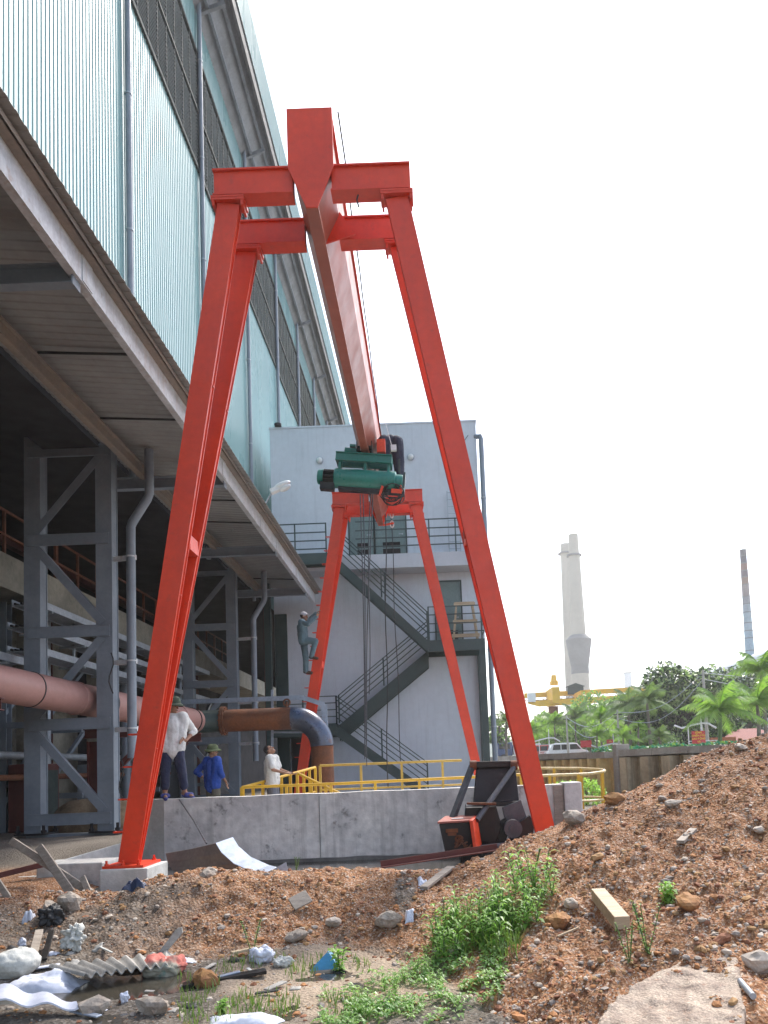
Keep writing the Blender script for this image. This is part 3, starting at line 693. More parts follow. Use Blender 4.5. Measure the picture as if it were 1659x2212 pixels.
for x,y,lab in((-7.9,13.3,'maroon steel bracket under the pink pipe at the left edge'),(-7.0,18.6,'maroon steel bracket under the pink pipe behind the red crane leg'),(-6.6,20.4,'maroon steel bracket under the far end of the pink pipe')):
    t=thing('pipe_support',lab,'pipe support',(x,y,.45),'maroon steel brackets carrying the pink pipe')
    g=MB(); zb=2.60+.05*(20-y); g.ibeam((x-1.2,y,zb),(x+.62,y,zb),.2,.22); g.build('bearer',m_maroon,t)
    g=MB(); g.bar((x-.9,y,1.4),(x+.25,y,2.48),.12,.12); g.build('knee_brace',m_maroon,t)
    g=MB(); g.ibeam((x-.95,y,.45),(x-.95,y,2.48),.26,.3); g.build('post',m_maroon,t)
# aluminium cable duct over the rusty pipe
t=thing('cable_duct','bright metal cable duct running above the rusty pipe and bending down','cable duct',at(588,1610,22.3))
g=MB(); pts=[at(240,1522,22.2),at(655,1507,22.2),at(700,1522,22.2),at(703,1580,22.2)]
for a,b in zip(pts,pts[1:]): g.bar(a,b,.06,.16 if b.z<a.z-.5 else .13)
g.build('duct',m_tin,t)
g=MB(); g.bar(at(588,1490,22.35),at(588,1640,22.35),.05,.06); g.build('upright',m_tin,t)
g=MB(); g.bar(at(588,1582,22.35),at(690,1582,22.35),.04,.05); g.build('cross_arm',m_tin,t)
g=MB(); g.bar(at(588,1640,22.35),at(588,1640,22.35)*1+Vector((0,0,-2.2)),.05,.06); g.build('foot',m_tin,t)
# ------------------------------------------------------------------ grey annex building with outside stairs
YB=30.3
annex=thing('annex_building','plain grey plastered building behind the crane with a green outside staircase','building',(-1.9,YB+4,.45))
g=MB(); g.box2((-5.95,YB,.2),(2.22,YB+9,15.15)); g.build('wall',m_greyw,annex)
g=MB(); g.box2((-5.98,YB-.03,15.152),(2.25,YB+9.03,15.22)); g.build('parapet_coping',m_greyw,annex)
m_ledge=mat('grey_white_ledge',(.47,.49,.53),(.42,.44,.48),.8,.8,0,.1,40,streak=.35,sc=(.34,.35,.36),fine=.03)
g=MB(); g.box2((-5.95,29.25,9.12),(2.22,YB-.002,9.66)); g.build('balcony_slab',m_ledge,annex)
def door(x0,x1,z0,z1,y,vent=None,base=False):
    g=MB(); g.box2((x0-.06,y-.05,z0),(x0,y-.004,z1+.06)); g.box2((x1,y-.05,z0),(x1+.06,y-.004,z1+.06)); g.box2((x0,y-.05,z1),(x1,y-.004,z1+.06))
    d=g.build('door_frame',m_dkgreen,annex)
    g=MB(); g.box2((x0+.005,y-.035,z0),(x1-.005,y-.004,z1-.005)); p=g.build('door',m_doorg,annex,bevel=.004)
    g=MB(); g.cyl((x1-.12,y-.06,z0+1.05),(x1-.12,y-.036,z0+1.05),.03,10); g.bar((x1-.14,y-.06,z0+1.05),(x1-.26,y-.06,z0+1.05),.02,.025); g.build('handle',m_galv,p)
    if vent:
        for q in range(2):
            g=MB(); zz=z0+.28+q*.26; g.box2((x0+.28,y-.045,zz),(x1-.22,y-.036,zz+.2))
            for k in range(5): g.bar((x0+.28,y-.05,zz+.03+.036*k),(x1-.22,y-.05,zz+.03+.036*k),.02,.006,Vector((0,.7,.7)))
            g.build('vent_grille',m_dark,p)
    if base:
        g=MB(); g.box2((x0+.15,y-.045,z0+.15),(x1-.15,y-.036,z0+.55)); g.build('vent_grille',m_dark,p)
door(-2.9,-1.98,9.665,12.0,YB,True); door(-1.90,-.72,9.665,12.0,YB,True); door(.36,1.33,6.28,8.74,YB,False,True)
for x in(-4.0,-.40):
    g=MB(); g.cyl((x,YB-.05,13.8),(x,YB-.004,13.8),.15,20); b_=g.build('wall_lamp',m_galv,annex); g=MB(); g.ell((x,YB-.07,13.8),(.12,.10,.12),16); g.build('lamp_globe',m_glass,b_)
g=MB(); g.box2((.95,YB-.22,9.9),(.98,YB-.18,12.3)); g.box2((1.40,YB-.22,9.9),(1.43,YB-.18,12.3))
for k in range(9): g.bar((.98,YB-.2,10.0+.28*k),(1.40,YB-.2,10.0+.28*k),.025,.025)
for z in(10.2,12.0):
    for x in(.965,1.415): g.bar((x,YB-.18,z),(x,YB-.002,z),.03,.03)
g.build('wall_ladder',m_galv,annex)
g=MB(); g.tube([(2.16,YB+.05,14.55),(2.38,YB-.05,14.52),(2.40,YB-.06,14.40),(2.40,YB-.06,.5)],.10,14); p=g.build('downpipe',m_colum,annex)
g=MB()
for z in(3,6,9,12): g.cyl((2.40,YB-.06,z),(2.40,YB-.06,z+.05),.12,14)
g.build('pipe_clip',m_galv,p)
g=MB(); g.tube([(1.9,YB-.02,14.6),(1.2,YB-.03,13.6),(1.4,YB-.02,12.4)],.012,5); g.build('wall_cable',m_black,annex)
g=MB(); g.box2((-5.92,YB-.1,.5),(-5.45,YB-.005,7.7)); g.build('corner_post',m_dkgreen,annex)
g=MB(); g.box2((-5.40,YB-.06,.5),(-4.4,YB-.004,3.0)); g.build('ground_door',m_dark,annex)
g=MB(); g.cyl((-5.6,YB-.1,15.222),(-5.6,YB-.1,15.32),.14,10); g.build('roof_spout',m_dark,annex)
g=MB(); g.bar((.95,YB+1,15.2),(.95,YB+1,17.0),.03,.03); g.build('lightning_rod',m_galv,annex)
# balcony railing
t=thing('balcony_railing','dark blue grey railing along the upper balcony of the grey building','railing',(-1,29.3,9.66))
for x in(-5.9,-4.9,-3.72,.20,1.2,2.15):
    g=MB(); g.bar((x,29.32,9.662),(x,29.32,10.98),.05,.05); g.build('post',m_dkgreen,t)
for a,b in((-5.9,-3.72),(-2.6,2.15)):
    for z in(9.98,10.30,10.62,10.96): g=MB(); g.bar((a,29.32,z),(b,29.32,z),.035,.04); g.build('rail',m_dkgreen,t)
# stairs
st=thing('steel_staircase','dark green steel staircase zigzagging up the face of the grey building','staircase',(-1.5,29.2,.45))
def flight(x0,z0,x1,z1,ya,yb,h=.44):
    for y in(ya,yb):
        g=MB(); g.prism([(x0,y,z0),(x1,y,z1),(x1,y,z1-h),(x0,y,z0-h)],(0,.05,0)); g.build('stringer',m_dkgreen,st)
    n=max(6,int(abs(z1-z0)/.19)); 
    for k in range(n):
        t=(k+.5)/n; x=x0+(x1-x0)*t; z=z0+(z1-z0)*t-.16
        g=MB(); g.box((x,(ya+yb)/2+.025,z),(.26,yb-ya-.052,.03)); g.build('tread',m_dkgreen,st)
def srail(x0,z0,x1,z1,y,posts=(0,.5,1),hs=(.2,.42,.64,.86,1.0)):
    for h in hs:
        g=MB(); g.bar((x0,y,z0+h),(x1,y,z1+h),.03,.035); g.build('rail',m_dkgreen,st)
    for p in posts:
        x=x0+(x1-x0)*p; z=z0+(z1-z0)*p; g=MB(); g.bar((x,y,z-.05),(x,y,z+max(hs)+.015),.055,.055); g.build('rail_post',m_dkgreen,st)
def landing(x0,x1,z,ya,yb,h=.40):
    g=MB(); g.box2((x0,ya,z-h),(x1,ya+.05,z)); g.box2((x0,yb,z-h),(x1,yb+.05,z)); g.box2((x0+.002,ya+.052,z-.06),(x1-.002,yb-.002,z-.02)); g.build('landing',m_dkgreen,st)
flight(-3.35,9.55,0.0,6.22,28.75,29.3); landing(-6.1,-3.352,9.66,28.75,29.2,.42); landing(0.002,2.1,6.22,28.75,30.2,.42)
flight(0.0,5.98,-3.45,3.28,29.6,30.15,.62); landing(-5.9,-3.452,3.30,28.75,30.2,.45); flight(-3.45,3.22,-.05,.62,28.75,29.3,.42)
srail(-3.3,9.6,0.0,6.3,28.77); srail(-3.1,9.5,0.0,6.4,29.32,(.5,1)); srail(0.0,6.1,-3.45,3.4,29.62); srail(-3.45,3.3,-.2,.75,28.77)
srail(.05,6.22,2.08,6.22,28.77,(0,.96),(.3,.62,.95,1.25)); srail(2.08,6.22,2.081,6.22,30.0,(0,),(1.25,))
for z in(6.5,6.85,7.15,7.45): g=MB(); g.bar((2.08,28.8,z),(2.08,30.1,z),.03,.035); g.build('rail',m_dkgreen,st)
srail(-5.9,3.30,-3.45,3.30,28.77,(.5,1),(.25,.5,.75,1.0)); 
for x,y,z in((1.98,28.8,5.80),(2.0,30.1,5.8),(-5.9,28.8,9.2)): g=MB(); g.box2((x-.12,y-.1,.45),(x+.12,y+.1,z)); g.build('stair_column',m_dkgreen,st)
# small timber trestle on the landing
t=thing('timber_trestle','small raw timber trestle standing on the stair landing by the green door','trestle',(1.42,29.35,6.2))
for y in(29.2,29.55):
    for s in(-1,1): g=MB(); g.bar((1.42+s*.30,y,7.62),(1.42+s*.46,y,6.21),.10,.07); g.build('leg',m_woodn,t)
for z,w in((7.60,.40),(6.95,.46),(6.42,.52)): g=MB(); g.bar((1.42-w,29.15,z),(1.42+w,29.15,z),.05,.13); g.build('rung',m_woodn,t)
g=MB(); g.box2((1.05,29.17,7.665),(1.79,29.6,7.70)); g.build('top_board',m_woodn,t)

# ------------------------------------------------------------------ concrete wall around the pit, low walls, yellow railings
cw=thing('concrete_wall','stained grey cast concrete wall across the yard in front of the platform','concrete wall',(-1,12.75,0))
g=MB(); n=60; rr=random.Random(2)
fr=[(-4.30+6.35*k/n) for k in range(n+1)]
rows=[[(x,12.6+.012*noise.noise(Vector((x*2,z*2,0))),z if z<1.2 else 1.235+.012*noise.noise(Vector((x*1.5,3,0)))) for x in fr] for z in(-.1,.15,.35,.55,.75,.95,1.1,1.235)]
rows.append([(x,12.9,p[2]) for x,p in zip(fr,rows[-1])]); rows.append([(x,12.92,-.1) for x in fr])
g.grid(rows); g.prism([(-4.3,12.6,-.1),(-4.3,12.9,-.1),(-4.3,12.9,1.235),(-4.3,12.6,1.235)],(-.002,0,0))
g.build('wall_body',m_conc,cw,fix=False)
m_damp=mat('damp_concrete_foot',(.17,.165,.15),(.10,.098,.09),2.5,.5,0,.3,18,streak=.4,sc=(.06,.06,.055))
g=MB(); g.grid([[(x,12.574,-.1) for x in fr],[(x,12.576,.22+.035*noise.noise(Vector((x*2.2,1,0)))) for x in fr],[(x,12.62,.225+.035*noise.noise(Vector((x*2.2,1,0)))) for x in fr]]); g.build('damp_foot',m_damp,cw,fix=False)
for x,z in((-1.83,.22),):
    g=MB(); g.box2((x,12.583,z),(x+.006,12.60,1.19)); g.build('joint',m_damp,cw)
g=MB(); g.prism([(-4.302,12.6,-.1),(-4.302,12.92,-.1),(-4.95,13.3,-.1),(-4.75,12.85,-.1)],(0,0,1.335)); g.build('wing_wall',m_concw,cw)
g=MB(); g.prism([(2.06,12.5,-.1),(2.34,12.5,-.1),(2.36,12.95,-.1),(2.06,12.95,-.1)],(0,0,1.36)); g.build('end_block',m_concw,cw,bevel=.02)
g=MB(); g.box2((1.90,12.55,-.1),(2.05,12.59,1.22)); g.build('end_plank',m_wood,cw)
a=at(256,1822,12.2); b=at(112,1864,11.0)
t=thing('low_wall','low pale concrete wall sloping away left of the near crane leg','concrete wall',(a.x,11.6,.1))
g=MB(); w=Vector((.05,.38,0)); g.add([a,a+w,b+w,b,Vector((a.x,a.y,-.1)),Vector((a.x,a.y+.38,-.1)),Vector((b.x,b.y+.38,-.1)),Vector((b.x,b.y,-.1))],[(0,1,2,3),(4,7,6,5),(0,3,7,4),(1,5,6,2),(0,4,5,1),(3,2,6,7)]); g.build('wall_body',m_concw,t,bevel=.015)
a=at(78,1868,10.7); b=at(221,1864,10.7)
t=thing('concrete_footing','square grey concrete footing beside the near crane leg pedestal','concrete footing',(a.x,10.9,.1))
g=MB(); g.box2((a.x,10.7,-.1),(b.x,11.3,a.z)); g.build('footing_block',m_conc,t,bevel=.015)
a=at(-30,1880,10.9); b=at(76,1893,10.9)
t=thing('concrete_curb','low grey concrete curb at the left edge beside the footing','concrete curb',(a.x,10.9,.1))
g=MB(); g.box2((a.x,10.9,-.1),(b.x,11.3,b.z)); g.build('curb_block',m_conc,t,bevel=.015)
# platform behind the wall, pit and roads
g=MB(); g.grid([[(-4.8,12.93,.475),(2.3,12.93,.475)],[(-4.8,30.2,.475),(2.3,30.2,.475)]]); o=g.build('platform',m_conc,fix=False); tag(o,'bare concrete platform behind the wall','pavement',kind='structure')

def railing(name,lab,pts,zb,zt,step,mids=(.5,),pr=.03,rr_=.032,m=m_yel,group=None,mat_top=None):
    t=thing(name,lab,'railing',(pts[0][0],pts[0][1],zb),group)
    P=[Vector((p[0],p[1],p[2] if len(p)>2 else zt)) for p in pts]
    g=MB(); g.tube(P,rr_,8); g.build('top_rail',mat_top or m,t)
    for k in mids:
        g=MB(); g.tube([Vector((p.x,p.y,zb+(p.z-zb)*k)) for p in P],rr_*.8,8); g.build('middle_rail',mat_top or m,t)
    L=0; nxt=0
    for a,b in zip(P,P[1:]):
        d=(b-a).length
        while nxt<=L+d+1e-6:
            q=a.lerp(b,max(0,min(1,(nxt-L)/d))); g=MB(); g.bar((q.x,q.y,zb),(q.x,q.y,q.z),pr*2,pr*2); g.build('post',m,t); nxt+=step
        L+=d
    return t
m_yel_lit=mat('sunlit_yellow_rail_top',(.60,.47,.25),(.50,.36,.14),5,.4)  # paler copy of the yellow, sunlight put into the rail colour
railing('yellow_railing','long yellow tube railing running behind the top of the concrete wall',[(-4.1,16.9,1.30),(-1.85,17.0,1.30),(1.9,17.1,1.34)],.475,1.3,.95,(.45,))
railing('yellow_railing','short yellow railing rising towards the white shirted man',[(-4.1,17.0,1.30),(-3.3,18.6,1.55),(-2.95,19.8,1.68)],.475,1.3,.34,(.5,))
railing('yellow_railing','yellow railing of the steps sloping down to the right of the white shirted man',[(-3.15,18.3,1.56),(-2.0,17.9,1.00)],.475,1.3,.4,(.5,),m=m_yel)
railing('yellow_railing','faded yellow railing in the back in front of the staircase',[(-2.9,20.3,1.72),(.75,20.3,1.72)],.475,1.72,1.05,(.5,),m=m_yelc)
lo=[(1.9,17.1,1.34)]+[(2.3+.4*k,17.1,1.30) for k in range(3)]
arc=[(3.35+.48*math.sin(a),17.7-.62*math.cos(a),1.30+.015*k) for k,a in enumerate([j*math.pi/8 for j in range(9)])]
railing('yellow_railing','rounded yellow railing loop with a sunlit pale top by the earth mound',lo+arc+[(2.4,18.45,1.46),(1.9,18.5,1.48)],.475,1.3,.62,(.3,),mat_top=m_yel_lit)
# ------------------------------------------------------------------ people
def evaluated(mb, voxel, smooth=3, fac=.5, noise_amp=0, nscale=9):
    me=bpy.data.meshes.new('tmp'); me.from_pydata(mb.v,[],mb.f)
    bm=bmesh.new(); bm.from_mesh(me); bmesh.ops.recalc_face_normals(bm,faces=bm.faces); bm.to_mesh(me); bm.free()
    o=bpy.data.objects.new('tmp',me); COL.objects.link(o)
    r=o.modifiers.new('r','REMESH'); r.mode='VOXEL'; r.voxel_size=voxel
    s=o.modifiers.new('s','SMOOTH'); s.iterations=smooth; s.factor=fac
    dg=bpy.context.evaluated_depsgraph_get(); dg.update()
    nm=bpy.data.meshes.new_from_object(o.evaluated_get(dg)); bpy.data.objects.remove(o); bpy.data.meshes.remove(me)
    if noise_amp:
        ns=[v.normal.copy() for v in nm.vertices]
        for v,n in zip(nm.vertices,ns):
            p=v.co; k=noise.noise(Vector((p.x*nscale,p.y*nscale,p.z*nscale*.55)))+.5*noise.noise(p*nscale*2.3)
            v.co=p+n*(noise_amp*k)
    nm.polygons.foreach_set('use_smooth',[True]*len(nm.polygons))
    return nm
def link_mesh(name,me,mats,parent):
    me.name=name; me.materials.clear()
    for m in (mats if isinstance(mats,list) else [mats]): me.materials.append(m)
    o=bpy.data.objects.new(name,me); COL.objects.link(o); o.parent=parent; return o
m_skin=mat('tanned_skin',(.30,.155,.095),(.26,.13,.08),9,.55,0,.05,60,fine=.06)
m_lip=mat('dark_eyes_and_brows',(.03,.02,.018),None,9,.5)
m_hair=mat('black_hair',(.012,.011,.012),None,20,.5)
STAND=dict(pel=(0,0,.90),chest=(0,.01,1.26),neck=(0,0,1.42),head=(0,.02,1.55),
  shL=(-.185,0,1.37),elL=(-.24,-.02,1.08),wrL=(-.25,.05,.83),hdL=(-.25,.07,.66),
  shR=(.185,0,1.37),elR=(.24,-.02,1.08),wrR=(.25,.05,.83),hdR=(.25,.07,.66),
  hipL=(-.09,0,.88),knL=(-.11,.02,.47),anL=(-.11,-.02,.08),toL=(-.13,.15,.03),
  hipR=(.09,0,.88),knR=(.11,.02,.47),anR=(.11,-.02,.08),toR=(.13,.15,.03),
  face=(0,1,0),headup=(0,0,1))
def person(label,loc,rotz,J,shirt,trous,sleeve=.5,tlen=1.0,shoes=None,sole=.0,hat=None,hatmat=None,voxel=.009,scale=1.0,hair=True,curl=.5,hem=0,fat=1):
    j={k:Vector(v) for k,v in {**STAND,**J}.items()}
    root=thing('person',label,'person',loc,None,rotz); root.scale=(scale,)*3
    f=j['face'].normalized(); up=j['headup']; rt=f.cross(up).normalized(); up=rt.cross(f); HM=Matrix((rt,f,up)).transposed(); hc=j['head']
    def hd(x,y,z): return hc+HM@Vector((x,y,z))
    b=MB()
    b.cap(j['hipL'],j['shL']*.93+j['chest']*.07,.105,.085); b.cap(j['hipR'],j['shR']*.93+j['chest']*.07,.105,.085)
    b.cap(j['pel'],j['chest'],.115,.125); b.cap(j['shL'],j['shR'],.055,.055); b.cap(j['chest'],j['neck'],.10,.055)
    b.cap(j['neck'],hd(0,-.02,-.04),.055,.05)
    b.ell(hd(0,-.012,.025),(.076,.096,.102),18,HM); b.ell(hd(0,.03,-.052),(.056,.062,.062),14,HM)
    b.cap(hd(0,.086,.012),hd(0,.108,-.02),.009,.014); b.cap(hd(-.035,.078,.03),hd(.035,.078,.03),.012,.012)
    b.cap(hd(-.02,.086,-.058),hd(.02,.086,-.058),.009,.009); b.ell(hd(0,.075,-.092),(.025,.02,.018),10,HM)
    for s in(-1,1): b.ell(hd(s*.079,-.008,-.01),(.011,.022,.034),10,HM)
    for s in 'LR':
        b.cap(j['sh'+s],j['el'+s],.05,.04); b.cap(j['el'+s],j['wr'+s],.04,.027)
        w,h=j['wr'+s],j['hd'+s]; d=(h-w).normalized(); side=d.cross(f if abs(d.dot(f))<.9 else Vector((0,0,1))).normalized(); nrm=side.cross(d)
        for k in(-.022,0,.022): b.cap(w+d*.02+side*k*.6,w+d*.085+side*k,.017,.014)
        for q,(o,L) in enumerate(((-.033,.062),(-.011,.078),(.011,.072),(.033,.055))):
            p0=w+d*.088+side*o; p1=p0+d*L*.55+nrm*curl*L*.25; p2=p1+d*L*.35+nrm*curl*L*.6
            b.cap(p0,p1,.0095,.009); b.cap(p1,p2,.009,.008)
        t0=w+d*.035+side*.03*(1 if s=='L' else -1); t1=t0+d*.035+side*.032*(1 if s=='L' else -1)+nrm*.01
        b.cap(t0,t1,.012,.011); b.cap(t1,t1+d*.03+nrm*.008,.011,.009)
        b.cap(j['hip'+s],j['kn'+s],.082,.055); b.cap(j['kn'+s],j['kn'+s].lerp(j['an'+s],.35),.055,.056); b.cap(j['kn'+s].lerp(j['an'+s],.35),j['an'+s],.056,.038)
        b.cap(j['an'+s],j['to'+s],.042,.03); b.cap(j['an'+s],j['an'+s]*1.25-j['to'+s]*.25+Vector((0,0,-.01)),.04,.034)
    me=evaluated(b,voxel,2,.4)
    body=link_mesh('body',me,[m_skin,m_lip],root); HI=HM.transposed()
    for p in me.polygons:
        q=HI@(p.center-hc)
        if q.y>.05 and (((abs(q.x)-.031)**2+(q.z-.012)**2)<.012**2 or (abs(abs(q.x)-.033)<.018 and abs(q.z-.036)<.006) or (abs(q.x)<.024 and abs(q.z+.058)<.004)): p.material_index=1
    # clothes
    if shirt:
        c=MB(); e=.024; low=j['pel']+(j['pel']-j['chest']).normalized()*hem
        hl,hr=j['hipL']+Vector((0,0,.06-hem)),j['hipR']+Vector((0,0,.06-hem))
        if abs((j['chest']-j['pel']).normalized().z)<.6: hl,hr=j['hipL'].lerp(j['chest'],.2),j['hipR'].lerp(j['chest'],.2); low=j['pel'].lerp(j['chest'],.25)
        c.cap(hl,j['shL']*.93+j['chest']*.07,.105+e,.085+e*.8); c.cap(hr,j['shR']*.93+j['chest']*.07,.105+e,.085+e*.8)
        c.cap(low,j['chest'],.12+e,.125+e*.8); c.cap(j['shL'],j['shR'],.055+e*.6,.055+e*.6); c.cap(j['chest'],j['neck']+Vector((0,0,-.02)),.10+e*.5,.058+e*.4)
        for s in 'LR':
            if sleeve<=.5: c.cap(j['sh'+s],j['sh'+s].lerp(j['el'+s],min(1,sleeve*2)*.82),.052+e,.052+e)
            else:
                c.cap(j['sh'+s],j['el'+s],.052+e,.045+e); c.cap(j['el'+s],j['el'+s].lerp(j['wr'+s],(sleeve-.5)*2*.95),.045+e,.034+e)
        link_mesh('shirt',evaluated(c,.011,3,.5,.012),shirt,root)
    c=MB(); e=.020
    c.cap(j['hipL'],j['hipL'].lerp(j['chest'],.25),.105+e,.10+e); c.cap(j['hipR'],j['hipR'].lerp(j['chest'],.25),.105+e,.10+e); c.cap(j['pel'],j['pel'].lerp(j['chest'],.25),.115+e,.11+e)
    for s in 'LR':
        c.cap(j['hip'+s],j['kn'+s],(.088+e)*fat,(.064+e)*fat); c.cap(j['kn'+s],j['kn'+s].lerp(j['an'+s],tlen*.95),(.064+e)*fat,(.052+e)*fat)
    link_mesh('trousers',evaluated(c,.011,3,.5,.010),trous,root)
    if shoes:
        for s in 'LR':
            c=MB(); a,t=j['an'+s],j['to'+s]; d=(t-a); 
            if sole: # sandal
                c.cap(a+Vector((0,0,-.045))-d*.25,t+Vector((0,0,-.02))+d*.12,.03,.035); c.cap(a.lerp(t,.55)+Vector((-.035,0,.0)),a.lerp(t,.55)+Vector((.035,0,.0)),.045,.045)
            else:
                c.cap(a+Vector((0,0,-.01))-d*.15,t+d*.08,.05,.042); c.cap(a+Vector((0,0,.06)),a,.048,.05)
            link_mesh('shoe',evaluated(c,.009,2),shoes,root)
    if hair:
        c=MB(); c.ell(hd(0,-.022,.035),(.083,.097,.104),18,HM); me=evaluated(c,.012,1,.3,.006,30)
        bm=bmesh.new(); bm.from_mesh(me)
        bmesh.ops.delete(bm,geom=[v for v in bm.verts if (lambda q:(q.y>.035 and q.z<.075) or q.z<-.03)(HI@(v.co-hc))],context='VERTS'); bm.to_mesh(me); bm.free()
        link_mesh('hair',me,m_hair,root)
    if hat=='pith':
        c=MB(); prof=[(.155,-.03),(.16,-.012),(.135,.006),(.108,.018),(.104,.05),(.092,.09),(.065,.115),(.03,.125),(.004,.127)]; n=24; vs=[]; fs=[]
        for r,z in prof+[(.004,.118),(.088,.085),(.098,.02),(.13,-.004),(.152,-.02)]:
            for k in range(n):
                a=2*math.pi*k/n; vs.append(hd(r*math.cos(a),r*1.15*math.sin(a)+.0,z+.045-.012*math.cos(2*a)))
        for i in range(len(vs)//n-1):
            for k in range(n): fs.append((i*n+k,i*n+(k+1)%n,(i+1)*n+(k+1)%n,(i+1)*n+k))
        c.add(vs,fs,True); c.build('hat',hatmat,root,raw=True)
    if hat=='cap':
        c=MB(); c.ell(hd(0,-.015,.055),(.088,.105,.085),18,HM); c.prism([hd(x,y,.05-.02*((y-.07)/.09)) for x,y in((-.07,.06),(-.06,.13),(0,.165),(.06,.13),(.07,.06))],HM@Vector((0,0,.012))); c.build('hat',hatmat,root,raw=True)
    return root
def cloth(n,c,c2=None): return mat(n,c,c2 or tuple(k*.8 for k in c),5,.85,0,.2,40,fine=.08)
m_shw=cloth('white_cotton',(.62,.62,.60)); m_navy=cloth('navy_cloth',(.022,.028,.065)); m_bluesh=cloth('royal_blue_cloth',(.02,.07,.36)); m_khaki=cloth('khaki_cloth',(.13,.12,.095))
m_work=cloth('grey_blue_work_cloth',(.10,.16,.19)); m_grt=cloth('grey_trousers_cloth',(.14,.15,.18)); m_pith=cloth('olive_felt',(.12,.15,.07)); m_pith2=cloth('green_felt',(.06,.085,.055))
m_boot=cloth('brown_leather',(.07,.035,.025)); m_sandal=cloth('blue_rubber',(.05,.06,.22)); m_capw=cloth('pale_cap_cloth',(.55,.52,.55)); m_vis=cloth('dark_blue_jeans',(.03,.033,.06))
# on the wall, hand on hip, looking right
person('person in green pith helmet, open white shirt and rolled navy trousers on the concrete wall',(-4.22,12.78,1.235),rad(205),
  dict(head=(-.02,.03,1.55),face=(-.75,.65,-.18),shL=(-.19,0,1.37),elL=(-.37,-.10,1.13),wrL=(-.22,.06,.97),hdL=(-.12,.12,.95),
   knL=(-.14,.05,.47),anL=(-.20,.0,.08),toL=(-.30,.11,.03),knR=(.11,.02,.47),anR=(.12,-.02,.08),toR=(.13,.14,.03),
   hipL=(-.09,0,.88)),m_shw,m_navy,.62,.72,m_sandal,1,'pith',m_pith2,.007,.965,hem=.10)
person('person in olive pith helmet and royal blue shirt seen from behind on the platform',(-5.03,18.0,.50),rad(-38),
  dict(face=(.75,.65,0),elL=(-.40,-.12,1.12),wrL=(-.24,.0,.95),hdL=(-.14,.06,.92),elR=(.25,.02,1.09),wrR=(.24,.18,.88),hdR=(.23,.22,.72)),m_bluesh,m_khaki,.7,1,m_boot,0,'pith',m_pith,.010,1.04,hem=.12)
person('bareheaded person in white T-shirt leaning on the yellow railing and looking straight up',(-3.60,17.75,.50),rad(-95),
  dict(pel=(0,-.04,.90),chest=(0,-.05,1.26),neck=(0,-.06,1.42),head=(0,-.06,1.545),face=(0,.72,.70),headup=(0,-.7,.7),
   elL=(-.26,.08,1.12),wrL=(-.20,.34,1.03),hdL=(-.16,.46,1.0),elR=(.26,.08,1.12),wrR=(.20,.34,1.04),hdR=(.16,.46,1.02)),m_shw,m_grt,.42,1,m_boot,0,None,None,.010,1.03,hem=.08)
# climbing the far leg by its rungs
person('person in grey blue work clothes and pale cap climbing the far left crane leg',(-3.62,22.52,4.40),rad(-90),
  dict(pel=(0,.02,.90),chest=(0,.0,1.27),neck=(.0,.03,1.43),head=(0,.06,1.56),face=(.1,1,-.1),
   shL=(-.18,0,1.38),elL=(-.25,.18,1.52),wrL=(-.12,.38,1.66),hdL=(-.08,.46,1.72),shR=(.18,.02,1.38),elR=(.26,.20,1.30),wrR=(.16,.40,1.50),hdR=(.10,.46,1.60),
   hipL=(-.09,.02,.88),knL=(-.10,.06,.47),anL=(-.10,.05,.06),toL=(-.10,.19,.02),hipR=(.09,.02,.88),knR=(.12,.37,.86),anR=(.12,.25,.425),toR=(.12,.39,.385)),m_work,m_work,1.0,1,m_boot,0,'cap',m_capw,.010,1.06)
# bent over on the hoist
person('person in dark trousers bending over the girder beside the green hoist, head and arms hidden',(-.74,18.75,8.38),rad(12),
  dict(pel=(0,-.02,.93),chest=(-.12,.32,.86),neck=(-.17,.46,.80),head=(-.20,.56,.74),face=(-.2,.3,-.9),headup=(0,1,.2),
   shL=(-.30,.36,.82),elL=(-.34,.42,.58),wrL=(-.33,.48,.40),hdL=(-.32,.50,.28),shR=(.04,.44,.80),elR=(.02,.50,.56),wrR=(-.02,.52,.40),hdR=(-.04,.54,.28),
   hipL=(-.12,-.05,.90),hipR=(.12,-.05,.90),knL=(-.15,.0,.47),knR=(.16,.0,.47),anL=(-.15,-.02,.08),anR=(.18,-.02,.08)),m_shw,m_vis,.5,1,m_boot,0,None,None,.011,1.26,hem=.02,fat=1.3)
g=MB(); g.box2((-1.15,18.55,8.375),(-.5,19.0,8.415)); 
for x in(-1.12,-.53): g.bar((x,18.56,8.4),(x,18.45,9.0),.04,.04)
g.build('standing_plate',m_dkgreen,hoist)

# ------------------------------------------------------------------ black grab lying behind the right crane leg
gr=thing('grab_bucket','greasy black grab with orange sided box and grey rods behind the right crane leg','grab',(.7,11.5,.15))
P=lambda x,y,Y: at(x,y,Y)
g=MB(); a,b,c,d=P(1030,1648,12.05),P(1112,1645,12.05),P(1122,1735,11.9),P(1022,1738,11.9)
g.prism([a,b,c,d],(0,.06,.02)); g.bar(P(1024,1652,12.02),P(1118,1650,12.02),.10,.10); g.bar(P(1018,1738,11.85),P(1126,1735,11.85),.14,.07); 
g.build('back_plate',m_oiled,gr,bevel=.008)
g=MB(); g.bar(P(1020,1655,11.95),P(970,1788,11.3),.075,.075); g.build('rod',m_rod,gr)
g=MB(); g.tube([P(1112,1652,11.95),P(1108,1660,11.9),P(1030,1772,11.25)],[.055,.04,.042],12); g.build('rod',m_rod,gr)
g=MB(); g.tube([P(1037,1833,11.3),P(1125,1822,11.5)],.05,12); g.build('rod',m_rod,gr)
